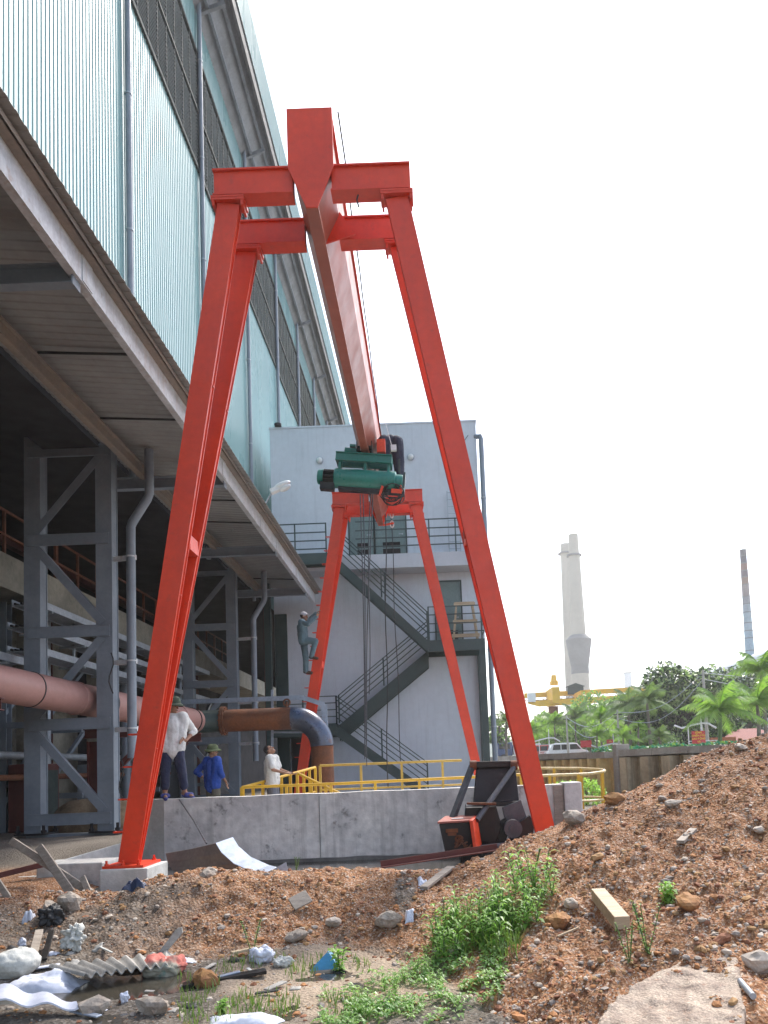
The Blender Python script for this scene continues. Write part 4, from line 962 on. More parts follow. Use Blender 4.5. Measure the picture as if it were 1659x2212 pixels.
for px in(1022,1110):
    g=MB(); q=P(px,1653,11.95); g.cyl(q+Vector((-.05,0,0)),q+Vector((.05,0,0)),.075,14); g.build('pivot',m_rust,gr)
# front box
o=P(948,1776,11.05); bx=MB(); w=.47
A0,A1,A2,A3=P(948,1780,11.05),P(1016,1776,11.15),P(1026,1838,11.15),P(962,1846,11.05); dv=Vector((.10,.42,.05))
bx.prism([A0,A1,A2,A3],dv); bx.build('front_box',m_oiled,gr,bevel=.01)
g=MB(); g.prism([A0+Vector((-.02,-.02,.006)),A1+Vector((.02,-.02,.006)),A1+dv+Vector((0,0,.006)),A0+dv+Vector((0,0,.006))],(0,0,.025)); g.build('box_lid',mat('faded_red_lid',(.34,.09,.06),(.28,.08,.06),5,.5),gr)
g=MB(); n=Vector((.045,-.01,0)); g.prism([A1+Vector((.012,-.05,.05)),A1+dv*.55+Vector((.012,0,.04)),A2+dv*.6+Vector((.012,0,.0)),A2+Vector((.012,-.03,-.0)),A2+Vector((-.03,-.10,.06)),A1+Vector((-.02,-.10,.03))],n); sp_=g.build('side_plate',m_redor,gr,bevel=.006)
for q in(.22,.55,.85):
    g=MB(); c=A1.lerp(A2,q)+Vector((.055,.06,.02)); g.cyl(c,c+Vector((.012,-.003,0)),.022,10); g.build('bolt',m_oiled,sp_)
g=MB(); q=A0+dv*.45+Vector((.22,0,.034)); g.box(q,(.17,.09,.004)); g.build('label_plate',m_white,gr)
g=MB(); q=A0.lerp(A2,.3)+Vector((.03,-.02,.02)); g.box(q,(.17,.03,.05)); g.box(q+Vector((.0,-.01,-.05)),(.12,.03,.035)); g.build('hose_bracket',m_rust,gr)
g=MB()
rr=random.Random(8)
for k in range(7):
    c=A0.lerp(A2,.68)+Vector((rr.uniform(-.09,.05),-.03,rr.uniform(-.06,.06))); g.tube([c+Vector((.05*math.cos(a),-.01*math.sin(2*a),.04*math.sin(a+k))) for a in [i*.6 for i in range(9)]],.012,5)
g.build('hose_tangle',m_rust,gr)
# jaws: thick curved shells and a body block
for k,(px,s) in enumerate(((1055,.30),(1100,.36))):
    c=P(px,1790,11.55+.0*k); pr=[c+Vector((s*math.cos(a),-.0,s*math.sin(a)*1.0)) for a in [rad(q) for q in range(150,391,15)]]+[c+Vector((s*.45*math.cos(a),0,s*.45*math.sin(a))) for a in [rad(q) for q in range(390,149,-20)]]
    g=MB(); g.prism(pr,(.0,.10,0)); g.build('jaw',m_oiled,gr,bevel=.006)
g=MB(); a=P(1012,1745,11.5); g.prism([P(1005,1745,11.45),P(1072,1742,11.5),P(1084,1785,11.5),P(1070,1830,11.5),P(1000,1800,11.45)],(.02,.42,.03)); g.build('body_block',m_oiled,gr,bevel=.012)
g=MB(); g.box((P(1040,1736,11.4)),(.42,.1,.03),Matrix.Rotation(.05,3,'Y')); g.build('body_lip',m_rust,gr)
g=MB(); q=P(1108,1790,11.4); g.cyl(q+Vector((0,-.06,0)),q+Vector((0,.12,0)),.13,20); g.cyl(q+Vector((0,-.09,0)),q+Vector((0,-.061,0)),.06,14); g.build('hub',m_rod,gr)
g=MB(); g.prism([P(1085,1745,11.62),P(1125,1728,11.62),P(1150,1800,11.62),P(1105,1835,11.62)],(0,.08,0)); g.build('link_arm',m_rod,gr,bevel=.006)
g=MB(); g.box2((.35,11.35,.02),(1.25,12.0,.32)); g.build('lower_frame',m_oiled,gr,bevel=.01)
t=thing('angle_iron','rusty red steel angle lying on the earth in front of the black grab',"steel bar",P(830,1872,10.2))
g=MB(); a,b=P(822,1874,10.3),P(1075,1836,10.5); g.bar(a,b,.09,.015); g.bar(a+Vector((0,.04,.04)),b+Vector((0,.04,.04)),.012,.08); g.build('bar',m_maroon,t)
# ------------------------------------------------------------------ debris, rocks and plants in the foreground
def gp(px,py):                      # first hit of a view ray with the ground
    d=_R3@Vector(((px-PX)/F,-(py-PY)/F,-1)); t=3.5/d.y
    while t*d.y<13:
        p=EYE+d*t
        if p.z<=H(p.x,p.y): return Vector((p.x,p.y,H(p.x,p.y)))
        t+=.02/d.y
    return EYE+d*t
def rockthing(px,py,w,label,m,seed,cat='rock',name='rock',flat=.75,group=None):
    p=gp(px,py); r=w/1700*p.y/2; mb=MB(); stone(mb,p+Vector((0,0,r*.35)),r*1.15,0,seed,flat)
    me=bpy.data.meshes.new(name); off=p; me.from_pydata([Vector(q)-off for q in mb.v],[],mb.f)
    bm=bmesh.new(); bm.from_mesh(me); bmesh.ops.recalc_face_normals(bm,faces=bm.faces)
    bmesh.ops.subdivide_edges(bm,edges=bm.edges[:],cuts=2,use_grid_fill=True,smooth=.25)
    for v in bm.verts: v.co+=v.normal*r*.16*noise.fractal(v.co*(2.2/r)+Vector((seed,0,0)),1,2,3)
    bm.to_mesh(me); bm.free(); me.materials.append(m)
    o=bpy.data.objects.new(name,me); COL.objects.link(o); o.location=p
    return tag(o,label,cat,group)
rockthing(452,1893,34,'pale buff rock on top of the earth ridge in front of the bent tin sheet',m_rock,1)
rockthing(150,1968,60,'rounded buff rock half buried at the left end of the ridge',m_rock,2)
rockthing(110,1972,44,'smaller rounded rock left of the rounded buff rock',m_rock,3)
rockthing(490,1985,20,'bluish grey stone chip on the ridge face',pm[0],4)
rockthing(840,2002,46,'broken pinkish grey rock at the foot of the ridge left of the weeds',m_rock,5)
rockthing(1205,2005,70,'large ochre clod of clay right of the weed patch',m_brick,6,'earth clod','clod')
rockthing(1232,1960,40,'pale flat stone above the ochre clod',pm[1],7)
rockthing(1385,2010,0+40,'brown clod under the timber block',m_brick,8,'earth clod','clod')
rockthing(1490,1962,66,'squarish brown lump of clay on the right of the mound',m_brick,9,'earth clod','clod')
rockthing(1455,1745,26,'pale flaky stone high on the mound',pm[1],11)
rockthing(1425,1700,18,'small white stone near the left crest of the mound',pm[1],12)
rockthing(1600,1620,30,'white stone at the right crest of the mound',pm[1],13)
rockthing(1640,1800,26,'white stone at the right edge on the mound',pm[1],14)
rockthing(1645,2100,56,'grey white stone right of the big concrete slab',pm[1],15)
rockthing(1240,1775,54,'crumbling pale clod at the top of the mound beside the crane leg',m_rock,16,'earth clod','clod')
rockthing(1330,1735,38,'brown clod on the crest above the yellow loop railing',m_brick,17,'earth clod','clod')
rockthing(1165,1795,30,'round flat rusty disc like stone leaning by the crane leg',pm[0],18)
rockthing(560,2035,22,'orange brick fragment at the foot of the ridge',pm[4],19,'brick piece','brick_fragment')
rockthing(640,2032,40,'grey stone at the foot of the ridge beside the dry sand',m_rock,20)
rockthing(985,2060,30,'white stone below the weed patch',pm[1],21)
rockthing(720,2000,40,'elongated pale stone low on the ridge',pm[1],22)
rockthing(330,2190,70,'brown stone in the mud at the bottom left',m_rock,23)
rockthing(200,2190,70,'buff stone in the mud at the bottom left corner',m_rock,24)
rockthing(440,2130,60,'dark wet stone in the mud by the puddle',m_brick,25)
rockthing(1430,1730,0+22,'grey stone on the crest left of the flaky stone',pm[0],26)
rockthing(1290,1860,30,'ochre stone in the middle of the mound',pm[2],27)
rockthing(1560,2040,46,'reddish stone behind the big concrete slab',pm[3],28)
# big broken concrete slab
def slab(px,label,m,thick,name,cat,nz=.02):
    top=[at(*q) for q in px]; mb=MB(); mb.prism(top,(0.02,.05,-thick))
    c=sum(top,Vector())/len(top); mb.v=[tuple(Vector(q)-c) for q in mb.v]
    me=evaluated(mb,.016,2,.4,nz,7); me.name=name; me.materials.clear(); me.materials.append(m)
    o=bpy.data.objects.new(name,me); COL.objects.link(o); o.location=c; return tag(o,label,cat)
m_slabc=mat('speckled_concrete_slab',(.40,.32,.25),(.25,.19,.15),9,.9,0,.8,45,fine=.4,spots=.55,spc=(.30,.15,.09),spscale=16)
slab([(1265,2240,4.1),(1330,2150,4.5),(1400,2105,4.8),(1470,2078,5.0),(1580,2058,5.05),(1594,2072,4.95),(1600,2120,4.6),(1618,2250,3.9)],'big broken concrete slab with speckled pinkish face at the bottom right',m_slabc,.35,'concrete_slab','concrete slab')
def timber(a,b,w,h,label,m,name='plank',cat='plank',up=Z,group=None):
    c=(Vector(a)+Vector(b))/2; g=MB(); g.bar(a,b,w,h,up); me_=g
    o=me_.build(name,m,None,bevel=.004); o.data.transform(Matrix.Translation(-c)); o.location=c; return tag(o,label,cat,group)
timber(at(85,1830,9.9),at(165,1945,9.1),.10,.045,'pale grey plank leaning steeply on the ridge at the left',m_wood,up=Vector((0,-1,.3)))
timber(at(28,1818,10.2),at(212,1940,9.2),.09,.09,'long brown plank crossing behind the pale grey plank',m_wood,up=Vector((0,-1,.3)))
timber(at(178,1895,9.35),at(196,1938,9.1),.07,.03,'short plank stub sticking up beside the crossed planks',m_wood,up=Vector((0,-1,.3)))
timber(at(-8,1900,9.3),at(22,1945,9.0),.07,.04,'plank end at the left edge of the ridge',m_wood,up=Vector((0,-1,.3)))
timber(at(-10,1893,10.3),at(116,1862,10.5),.07,.07,'maroon steel bar lying behind the crossed planks',m_maroon,'steel_bar','steel bar')
timber(gp(1293,1950)+Vector((0,0,.06)),gp(1345,2010)+Vector((0,0,.05)),.11,.09,'pale timber block lying down the mound right of the weeds',m_woodn,'timber_block','timber block')
timber(gp(915,1925)+Vector((0,0,.03)),gp(975,1880)+Vector((0,0,.03)),.09,.03,'broken grey board near the top of the ridge left of the weeds',m_wood)
timber(gp(500,2068)+Vector((0,0,.03)),gp(570,2050)+Vector((0,0,.02)),.05,.02,'small pale stick lying at the edge of the sand',m_woodn)
timber(gp(395,2140)+Vector((0,0,.03)),gp(575,2110)+Vector((0,0,.04)),.10,.03,'dark wet board half sunk in the mud',m_oiled)
timber(gp(630,1968)+Vector((0,0,.06)),gp(668,1955)+Vector((0,0,.08)),.16,.02,'flat piece of pale board on the ridge',m_wood,up=Vector((0,-.7,.7)))
timber(gp(1470,1830)+Vector((0,0,.03)),gp(1498,1800)+Vector((0,0,.03)),.07,.03,'grey flat chip of wood on the mound',m_wood)
timber(gp(1250,2010)+Vector((0,0,.02)),gp(1205,2030)+Vector((0,0,.02)),.02,.015,'thin stick by the ochre clod',m_woodn,'stick','stick')
timber(gp(95,2080)+Vector((0,0,.02)),gp(112,2040)+Vector((0,0,.12)),.05,.02,'dark slat standing in the rubble on the left',m_oiled)
timber(gp(70,2075)+Vector((0,0,.02)),gp(85,2035)+Vector((0,0,.10)),.07,.03,'brown slat leaning in the rubble on the left',m_wood)
o=MB().tube([gp(1600,2135)+Vector((0,0,.03)),gp(1628,2168)+Vector((0,0,.03))],.018,12).build('metal_tube',m_galv); tag(o,'short grey metal tube lying right of the concrete slab','metal tube')
# bent tin sheet with a pale turned edge
t=thing('tin_sheet','bent brown grey metal sheet with a bright turned edge lying behind the ridge','metal sheet',at(470,1890,9.8))
R_=[at(466,1822,9.75),at(478,1842,9.65),at(505,1866,9.55),at(545,1884,9.48),at(585,1894,9.42)]; L_=[at(358,1844,10.2),at(362,1862,10.1),at(372,1880,10.0),at(385,1895,9.9),at(400,1905,9.8)]
g=MB(); g.grid([L_,[a.lerp(b,.5)+Vector((0,.02,-.01)) for a,b in zip(L_,R_)],R_],0,False,(0,.008,.004)); g.build('sheet',mat('dull_brown_tin',(.20,.175,.15),(.16,.14,.125),3,.5,.3,.05,30),t,fix=False)
g=MB(); g.grid([R_,[p+Vector((.17,.16,.05)) for p in R_]],0,False,(.0,.004,.006)); g.build('turned_edge',m_tin,t,fix=False)
g=MB(); p=at(590,1875,9.5); g.prism([at(590,1878,9.5),at(618,1862,9.5),at(622,1885,9.5),at(596,1896,9.5)],(0,.01,0)); g.build('torn_flap',m_tin,t)
o=MB().tube([at(388,1728,12.55),at(420,1775,11.3),at(446,1822,9.9)],.012,6).build('tie_wire',m_wire); tag(o,'taut wire running from the wall top down to the bent metal sheet','wire')
o=MB().tube([at(480,1722,16.9),at(430,1734,14.8),at(400,1738,13.0)],.012,6).build('pale_rope',m_wplas); tag(o,'thin pale rope lying from the yellow railing to the blue shirted person','rope')
# corrugated fibre cement sheet in the puddle
def corr(px,label,m,waves,amp,name,cat):
    A,B,C,D=[at(*q) for q in px]; n=waves*8; rows=[]
    for k in range(n+1):
        s=k/n; e=Vector((0,0,amp*math.sin(s*waves*2*math.pi))); rows.append([A.lerp(B,s)+e, (A.lerp(B,s)+D.lerp(C,s))/2+e, D.lerp(C,s)+e])
    c=(A+B+C+D)/4; g=MB(); g.grid(rows,0,True,(0,0,.012)); o=g.build(name,m,None,fix=False); o.data.transform(Matrix.Translation(-c)); o.location=c; return tag(o,label,cat)
corr([(105,2090,6.55),(380,2058,7.05),(372,2086,6.55),(180,2110,6.2)],'old corrugated grey roofing sheet lying in the puddle',m_fibro,9,.02,'roofing_sheet','roofing sheet')
corr([(0,2130,5.8),(165,2166,5.6),(170,2180,5.5),(-10,2165,5.4)],'white crumpled corrugated sheet at the bottom left edge',m_wplas,2,.02,'plastic_sheet','plastic sheet')
# blobs of plastic, sacks and rags
def crumple(px,py,w,h,label,m,seed,name,cat,dz=.0,depth=.8,amp=.3):
    p=gp(px,py); sx=w/1700*p.y/2; sz=h/1700*p.y/2; mb=MB(); mb.ell((0,0,sz*.75),(sx,sx*depth,sz),28)
    me=bpy.data.meshes.new(name); me.from_pydata(mb.v,[],mb.f); bm=bmesh.new(); bm.from_mesh(me); bmesh.ops.remove_doubles(bm,verts=bm.verts,dist=1e-5); bmesh.ops.recalc_face_normals(bm,faces=bm.faces)
    bmesh.ops.subdivide_edges(bm,edges=bm.edges[:],cuts=1,use_grid_fill=True); bm.normal_update()
    for v in bm.verts:
        q=v.co*(1/max(sx,.01)); n=noise.fractal(q*1.6+Vector((seed*3.1,0,0)),.8,2,3); r=abs(noise.noise(q*4+Vector((0,seed,0))))
        v.co+=v.normal*sz*(amp*1.1*n-amp*.55*r)
    for f in bm.faces: f.smooth=True
    bm.to_mesh(me); bm.free(); me.materials.append(m)
    o=bpy.data.objects.new(name,me); COL.objects.link(o); o.location=p+Vector((0,0,dz)); return tag(o,label,cat)
def limp(px,py,w,h,label,m,seed,name,cat,fold=.5,n=30,group=None):
    p=gp(px,py); sx=w/1700*p.y/2; hz_=h/1700*p.y; sy=max(sx*.55,.05); rows=[]
    for j in range(n+1):
        r=[]
        for i in range(n+1):
            u,v=i/n*2-1,j/n*2-1; q=Vector((u*1.3+seed*7,v*1.3,0)); wob=1+.28*noise.noise(Vector((u*1.2+seed,v*1.2,3)))
            x=u*sx*wob; y=v*sy*wob; e=max(abs(u),abs(v)); z=hz_*(1-e**3)*(.30+fold*.8*(.4+noise.noise(q*.9))+fold*.35*abs(noise.noise(q*3.7)))+.006
            X,Y_=p.x+x,p.y+y; r.append((X,Y_,H(X,Y_)+z))
        rows.append(r)
    g=MB(); g.grid(rows,0,True,(0,0,-.004)); o=g.build(name,m,None,fix=False,sharp=80); o.data.transform(Matrix.Translation(-p)); o.location=p; return tag(o,label,cat,group)
m_pinkc=mat('patterned_pink_cloth',(.46,.13,.10),(.30,.28,.22),1.6,.85,0,.3,30,lo=.47,hi=.53,spots=.8,spc=(.03,.16,.14),spscale=4)
m_sack=mat('woven_white_sack',(.50,.50,.47),(.40,.40,.37),4,.8,0,.3,40)
crumple(30,2105,110,60,'full white woven sack at the left edge of the puddle',m_sack,1,'sack','sack',amp=.2)
limp(95,2140,170,52,'crumpled bright white plastic sheet in front of the sack',m_wplas,2,'plastic_sheet','plastic sheet')
crumple(352,2108,105,46,'bundle of pink and green patterned cloth in the puddle',m_pinkc,3,'cloth_bundle','cloth',amp=0.5)
crumple(565,2078,60,34,'white rag on the edge of the sand',m_wplas,4,'rag','rag',amp=0.6)
crumple(610,2088,46,22,'dirty white plastic scrap right of the rag',m_sack,5,'plastic_scrap','plastic scrap',amp=0.6)
limp(525,2215,150,34,'white plastic bag at the bottom edge',m_wplas,6,'plastic_bag','plastic bag')
limp(62,1990,22,30,'white scrap of paper in the grey rubble on the left',m_wplas,7,'paper_scrap','paper scrap')
crumple(112,1998,44,44,'black plastic rag hanging on the rubble on the left',m_black,8,'plastic_rag','plastic rag',amp=.6)
crumple(48,2050,16,26,'pale plastic cup in the rubble at the left edge',m_wplas,9,'plastic_cup','plastic cup',amp=.15)
crumple(160,2050,36,56,'grey cement bag scrap in the rubble on the left',m_sack,10,'bag_scrap','bag scrap',amp=0.6)
crumple(270,2165,20,24,'white torn foam cup in the mud at the bottom',m_wplas,11,'foam_cup','cup',amp=.3)
limp(885,1985,20,26,'silvery plastic wrapper on the dark patch of the ridge',m_wplas,12,'wrapper','wrapper')
limp(915,1915,24,14,'white plastic scrap near the top of the ridge',m_wplas,13,'plastic_scrap','plastic scrap')
limp(292,1918,46,26,'dark blue tarpaulin edge poking out of the ridge by the pedestal',mat('dark_blue_tarpaulin',(.03,.04,.08),None,5,.5),14,'tarpaulin','tarpaulin')
t=thing('blue_panel','broken blue plastic panel standing in the mud','plastic panel',gp(705,2098))
q=gp(705,2098).y; g=MB(); g.prism([at(668,2098,q),at(708,2055,q+.1),at(718,2062,q+.1),at(733,2092,q),at(720,2100,q)],(.01,.025,0)); g.build('panel',m_blue,t)
g=MB(); g.prism([at(655,2103,q-.05),at(740,2096,q-.02),at(748,2102,q-.1),at(668,2112,q-.12)],(0,0,.015)); g.build('panel_base',m_black,t)
t=thing('broken_slat','pale broken roofing strip sticking up at the edge of the puddle','broken strip',gp(350,2062))
q=gp(350,2062).y; g=MB(); g.prism([at(338,2062,q),at(382,2006,q),at(392,2003,q),at(394,2015,q),at(352,2066,q)],(0,.02,0)); g.build('strip',m_fibro,t)
rr=random.Random(21)
for i,(px,py,w,lab,m) in enumerate(((205,1990,16,'white chip',pm[1]),(235,1985,18,'pale tile chip',pm[1]),(300,2060,14,'grey chip',pm[0]),(780,2010,16,'tan chip',pm[2]))):
    rockthing(px,py,w,lab+[' on the left part of the ridge',' right of the white chip on the ridge',' beside the broken strip',' low on the ridge above the sand'][i],m,40+i,'stone chip','stone_chip',.4)

rr=random.Random(4)
for i in range(26):
    px,py=rr.uniform(0,640),rr.uniform(2045,2205); k=rr.random(); m=rr.choice([m_wplas,m_fibro,m_sack,m_tin,m_wood,m_black]); q=gp(px,py)
    if k<.55: limp(px,py,rr.uniform(10,38),rr.uniform(3,9),'small flat scrap of rubbish trodden into the mud at the bottom left',m,50+i,'rubbish_scrap','rubbish',.4,8,'scraps of rubbish in the mud')
    else:
        a=rr.uniform(0,3.1); d_=Vector((math.cos(a),math.sin(a)*.8,.05))*rr.uniform(.05,.14); timber(q-d_+Vector((0,0,.02)),q+d_+Vector((0,0,.025)),rr.uniform(.02,.07),.012,'small flat scrap of rubbish trodden into the mud at the bottom left',m,'rubbish_scrap','rubbish',group='scraps of rubbish in the mud')
# leaves
def leafmat(name,c1,c2,tr=.35,rough=.45):
    m=mat(name,c1,c2,3,rough,0,0,fine=.15); nt=m.node_tree; N=nt.nodes; L=nt.links; b=N['Principled BSDF']; out=N['Material Output']
    t=N.new('ShaderNodeBsdfTranslucent'); mx=N.new('ShaderNodeMixShader'); mx.inputs[0].default_value=tr
    src=b.inputs['Base Color'].links[0].from_socket; hs=N.new('ShaderNodeHueSaturation'); hs.inputs['Value'].default_value=1.9; hs.inputs['Saturation'].default_value=1.1
    L.new(src,hs.inputs['Color']); L.new(hs.outputs[0],t.inputs['Color']); L.new(b.outputs[0],mx.inputs[1]); L.new(t.outputs[0],mx.inputs[2]); L.new(mx.outputs[0],out.inputs[0]); return m
m_weed=leafmat('weed_leaf',(.14,.27,.06),(.19,.33,.08),.5); m_weed2=leafmat('weed_leaf_light',(.22,.37,.09),(.27,.41,.12),.5); m_stem=mat('green_stem',(.08,.13,.04),None,5,.7)
m_creep=leafmat('creeper_leaf',(.13,.25,.07),(.19,.31,.10),.45); m_grass=leafmat('grass_blade',(.09,.16,.035),(.14,.20,.05))
def leaf(mb,p,d,L,w,m=0,fold=.25,droop=.3):
    d=d.normalized(); s=d.cross(Z); s=s.normalized() if s.length>1e-3 else Vector((1,0,0)); n=s.cross(d)
    mid=p+d*L*.5+Vector((0,0,L*.06)); tip=p+d*L-Vector((0,0,L*droop))
    a=mid+s*w+n*w*fold; b=mid-s*w+n*w*fold
    mb.add([p,a,tip,b,mid],[(0,1,4),(1,2,4),(4,2,3),(0,4,3)],False,m)
def make_weed(seed,h,lab):
    rg=random.Random(seed); r=thing('weed_plant',lab,'weed',(0,0,0),'leafy weeds in the patch on the earth mound')
    st=MB(); lf=MB()
    for b in range(rg.randint(2,3)):
        ang=rg.uniform(0,6.28); tilt=rg.uniform(.05,.35); hh=h*rg.uniform(.7,1)
        pts=[Vector((math.cos(ang)*tilt*hh*(k/6)**1.3,math.sin(ang)*tilt*hh*(k/6)**1.3,hh*k/6-.03)) for k in range(7)]
        st.tube(pts,[.006-.0006*k for k in range(7)],5)
        for k in range(2,19):
            t=k/18*6; i=min(5,int(t)); p=pts[i].lerp(pts[i+1],t-i); a=k*2.4+rg.uniform(-.3,.3); L=h*(.36-.11*k/18)*rg.uniform(.75,1.15)
            leaf(lf,p,Vector((math.cos(a),math.sin(a),rg.uniform(.15,.7))),L,L*.135,0 if rg.random()<.65 else 1)
    st.build('stems',m_stem,r,raw=True); lf.build('leaves',[m_weed,m_weed2],r,raw=True,fix=False); return r
wl=['leafy green weed with narrow pointed leaves in the patch on the mound','bushy light green weed in the patch on the mound','low spreading weed in the patch on the mound']
wd=[make_weed(1,.40,wl[0]),make_weed(2,.34,wl[1]),make_weed(3,.28,wl[2])]
rg=random.Random(77); first=[True]*3
for i in range(66):
    low=i>=46
    while True:
        px,py=rg.uniform(935,1195),rg.uniform(1915,2095)
        if low: t_=rg.random(); px,py=960-190*t_+rg.uniform(-45,45),2075+125*t_+rg.uniform(-25,25); break
        if ((px-1068)/138)**2+((py-2000+ (px-1068)*.42)/52)**2<1: break
    k=rg.choices([0,1,2],[.45,.33,.22])[0]; p=gp(px,py); rot=(0,0,rg.uniform(0,6.28)); sc=rg.uniform(.65,1.15)*(.42 if low else 1)
    if first[k]: wd[k].location=p; wd[k].rotation_euler=rot; wd[k].scale=(sc,)*3; first[k]=False
    else: dup(wd[k],p,rot,None,sc)
rg=random.Random(78)
def make_sprig(seed,h,lab,loc,sc):
    rg=random.Random(seed); r=thing('sprig',lab,'small plant',loc); st=MB(); lf=MB()
    for b in range(5):
        a=rg.uniform(0,6.28); pts=[Vector((math.cos(a)*.3*h*k/5,math.sin(a)*.3*h*k/5,h*k/5-.02)) for k in range(6)]; st.tube(pts,.003,4)
        for k in range(1,16):
            t=k/15*5; i=min(4,int(t)); leaf(lf,pts[i].lerp(pts[i+1],t-i),Vector((rg.uniform(-1,1),rg.uniform(-1,1),rg.uniform(0,.6))),sc*h*rg.uniform(.6,1.2),sc*h*.3)
    st.build('stems',m_stem,r,raw=True); lf.build('leaves',m_weed2 if sc>.2 else m_weed,r,raw=True,fix=False)
for i,(px,py,h,sc,lab) in enumerate(((1440,1955,.16,.45,'single bright green seedling on the mound right of the timber block'),(1400,2060,.34,.09,'wispy dark green sprig above the big concrete slab'),(1360,2080,.26,.09,'small wispy sprig left of the taller wispy sprig'),
   (1150,1905,.30,.09,'wispy grey green plant at the top of the weed patch'),(1445,1960,.10,.3,'small leaf rosette beside the bright seedling'),(640,1880,.16,.08,'grass tuft behind the ridge beside the bent metal sheet'),
   (735,2100,.20,.35,'young seedling standing in front of the blue panel'),(480,2190,.10,.5,'bright green seedling in the mud at the bottom left'),(545,2060,.30,.1,'thin weed growing behind the white rag'),(1165,1790,.07,.5,'tiny green seedling at the crest by the crane leg'))):
    make_sprig(100+i,h,lab,gp(px,py),sc)
mb=MB(); rg=random.Random(9)
for i in range(5200):
    px=rg.uniform(690,1090); py=rg.uniform(2045,2230)
    c=2205-(px-780)*.42
    if abs(py-c)>25+70*rg.random(): continue
    if noise.noise(Vector((px*.02,py*.03,0)))<-.12: continue
    p=gp(px,py)+Vector((0,0,.01+.05*rg.random())); a=rg.uniform(0,6.28); leaf(mb,p,Vector((math.cos(a),math.sin(a),rg.uniform(-.1,.5))),rg.uniform(.03,.075),rg.uniform(.009,.018),rg.choice([0,0,1]))
o=mb.build('creeping_weeds',[m_creep,m_weed2],fix=False); tag(o,'low creeping weeds along the foot of the mound','ground cover',kind='stuff')
mb=MB()
for i in range(2600):
    px=rg.uniform(380,800); py=rg.uniform(2070,2225)
    if noise.noise(Vector((px*.013+4,py*.02,0)))<.02 or rg.random()<.3: continue
    p=gp(px,py); a=rg.uniform(0,6.28); h=rg.uniform(.03,.12); b=rg.uniform(.1,.5); d=Vector((math.cos(a)*b,math.sin(a)*b,1)).normalized(); s=Vector((-math.sin(a),math.cos(a),0))*.004
    mb.add([p-s,p+s,p+d*h*.6+s*.7,p+d*h+Vector((d.x,d.y,-.2))*h*.3,p+d*h*.6-s*.7],[(0,1,2,4),(4,2,3)])
o=mb.build('grass',m_grass,fix=False); tag(o,'sparse grass blades on the muddy sand','grass',kind='stuff')
mb=MB()
for i in range(420):
    px=rg.uniform(940,1120); py=rg.uniform(1990,2080); p=gp(px,py); a=rg.uniform(0,6.28); h=rg.uniform(.10,.26); b=rg.uniform(.1,.6); d=Vector((math.cos(a)*b,math.sin(a)*b,1)).normalized(); s=Vector((-math.sin(a),math.cos(a),0))*.004
    mb.add([p-s,p+s,p+d*h*.6+s*.7,p+d*h+Vector((d.x,d.y,-.2))*h*.3,p+d*h*.6-s*.7],[(0,1,2,4),(4,2,3)])
o=mb.build('grass',m_grass,fix=False); tag(o,'longer grass blades among the leafy weeds','grass',kind='stuff')

mb=MB(); mb.ell((0,0,.1),(1.3,.9,.75),24)
me=evaluated(mb,.06,2,.4,.12,1.6); o=link_mesh('earth_pile',me,mat('brown_earth_pile',(.20,.14,.085),(.13,.09,.055),3,.95,0,.5,12,fine=.2),None); o.location=(-7.5,18.0,.35); tag(o,'heap of brown earth behind the foot of the near grey column','earth heap')
# ------------------------------------------------------------------ raised road behind a sheet pile wall
TZ=1.78
line=[(2.3,34.5),(5.75,25.0),(5.95,24.4),(9.0,20.6),(16,14.0)]
g=MB(); g.prism([(x,y+.25,TZ-2.4) for x,y in line+[(60,13.75),(1000,13.75),(1000,1200),(-1000,1200),(-1000,70),(2.3,70)]],(0,0,2.4)); o=g.build('terrace',mat('dusty_road',(.30,.28,.25),(.24,.22,.19),.5,.9,0,.1,20,fine=.1)); tag(o,'raised road and verge beyond the sheet piles','ground',kind='structure')
m_pile=mat('rusty_yellow_sheet_pile',(.66,.52,.25),(.50,.33,.13),1.0,.75,.0,.1,30,streak=.7,sc=(.05,.03,.02),spots=.4,spc=(.06,.035,.02),spscale=2)
m_pile2=mat('dark_sheet_pile',(.46,.37,.25),(.31,.235,.15),1.0,.75,.1,.1,30,streak=.7,sc=(.04,.03,.025))
m_cap=mat('pile_capping_beam',(.36,.33,.29),(.27,.24,.21),2,.85,0,.2,30,streak=.3)
def piles(a,b,pitch,dep,m,label):
    a=Vector((*a,0)); b=Vector((*b,0)); L=(b-a).length; d=(b-a)/L; n=Vector((d.y,-d.x,0))
    if n.y>0: n=-n
    t=thing('sheet_pile_wall',label,'retaining wall',(a.x,a.y,.1)); pr=[]; s=0; k=0
    while s<L:
        for f,e in((0,0),(.12,1),(.50,1),(.62,0)):
            if s+f*pitch<=L: pr.append(a+d*(s+f*pitch)+n*(dep*e if k%1==0 else 0))
        s+=pitch; k+=1
    pr.append(b)
    rr_=random.Random(5)
    g=MB(); g.grid([[p+Vector((0,0,-.3)) for p in pr],[p+Vector((0,0,TZ-.14)) for p in pr]],0,False,-n*.03); g.build('piles',m,t,fix=False)
    seg=max(1,int(L/1.1))
    for i in range(seg):
        p=a+d*(L*i/seg+.01); q=a+d*(L*(i+1)/seg-.01); z=TZ-.02+rr_.uniform(-.02,.03); g=MB(); g.bar(p+n*.02+Vector((0,0,z)),q+n*.02+Vector((0,0,z+rr_.uniform(-.01,.01))),.62,.20); g.build('capping',m_cap,t)
piles(line[0],line[1],.56,.34,m_pile,'rusty yellow sheet pile wall running from behind the grey building')
piles(line[2],line[3],.75,.40,m_pile2,'darker brown sheet pile wall nearer the earth mound')
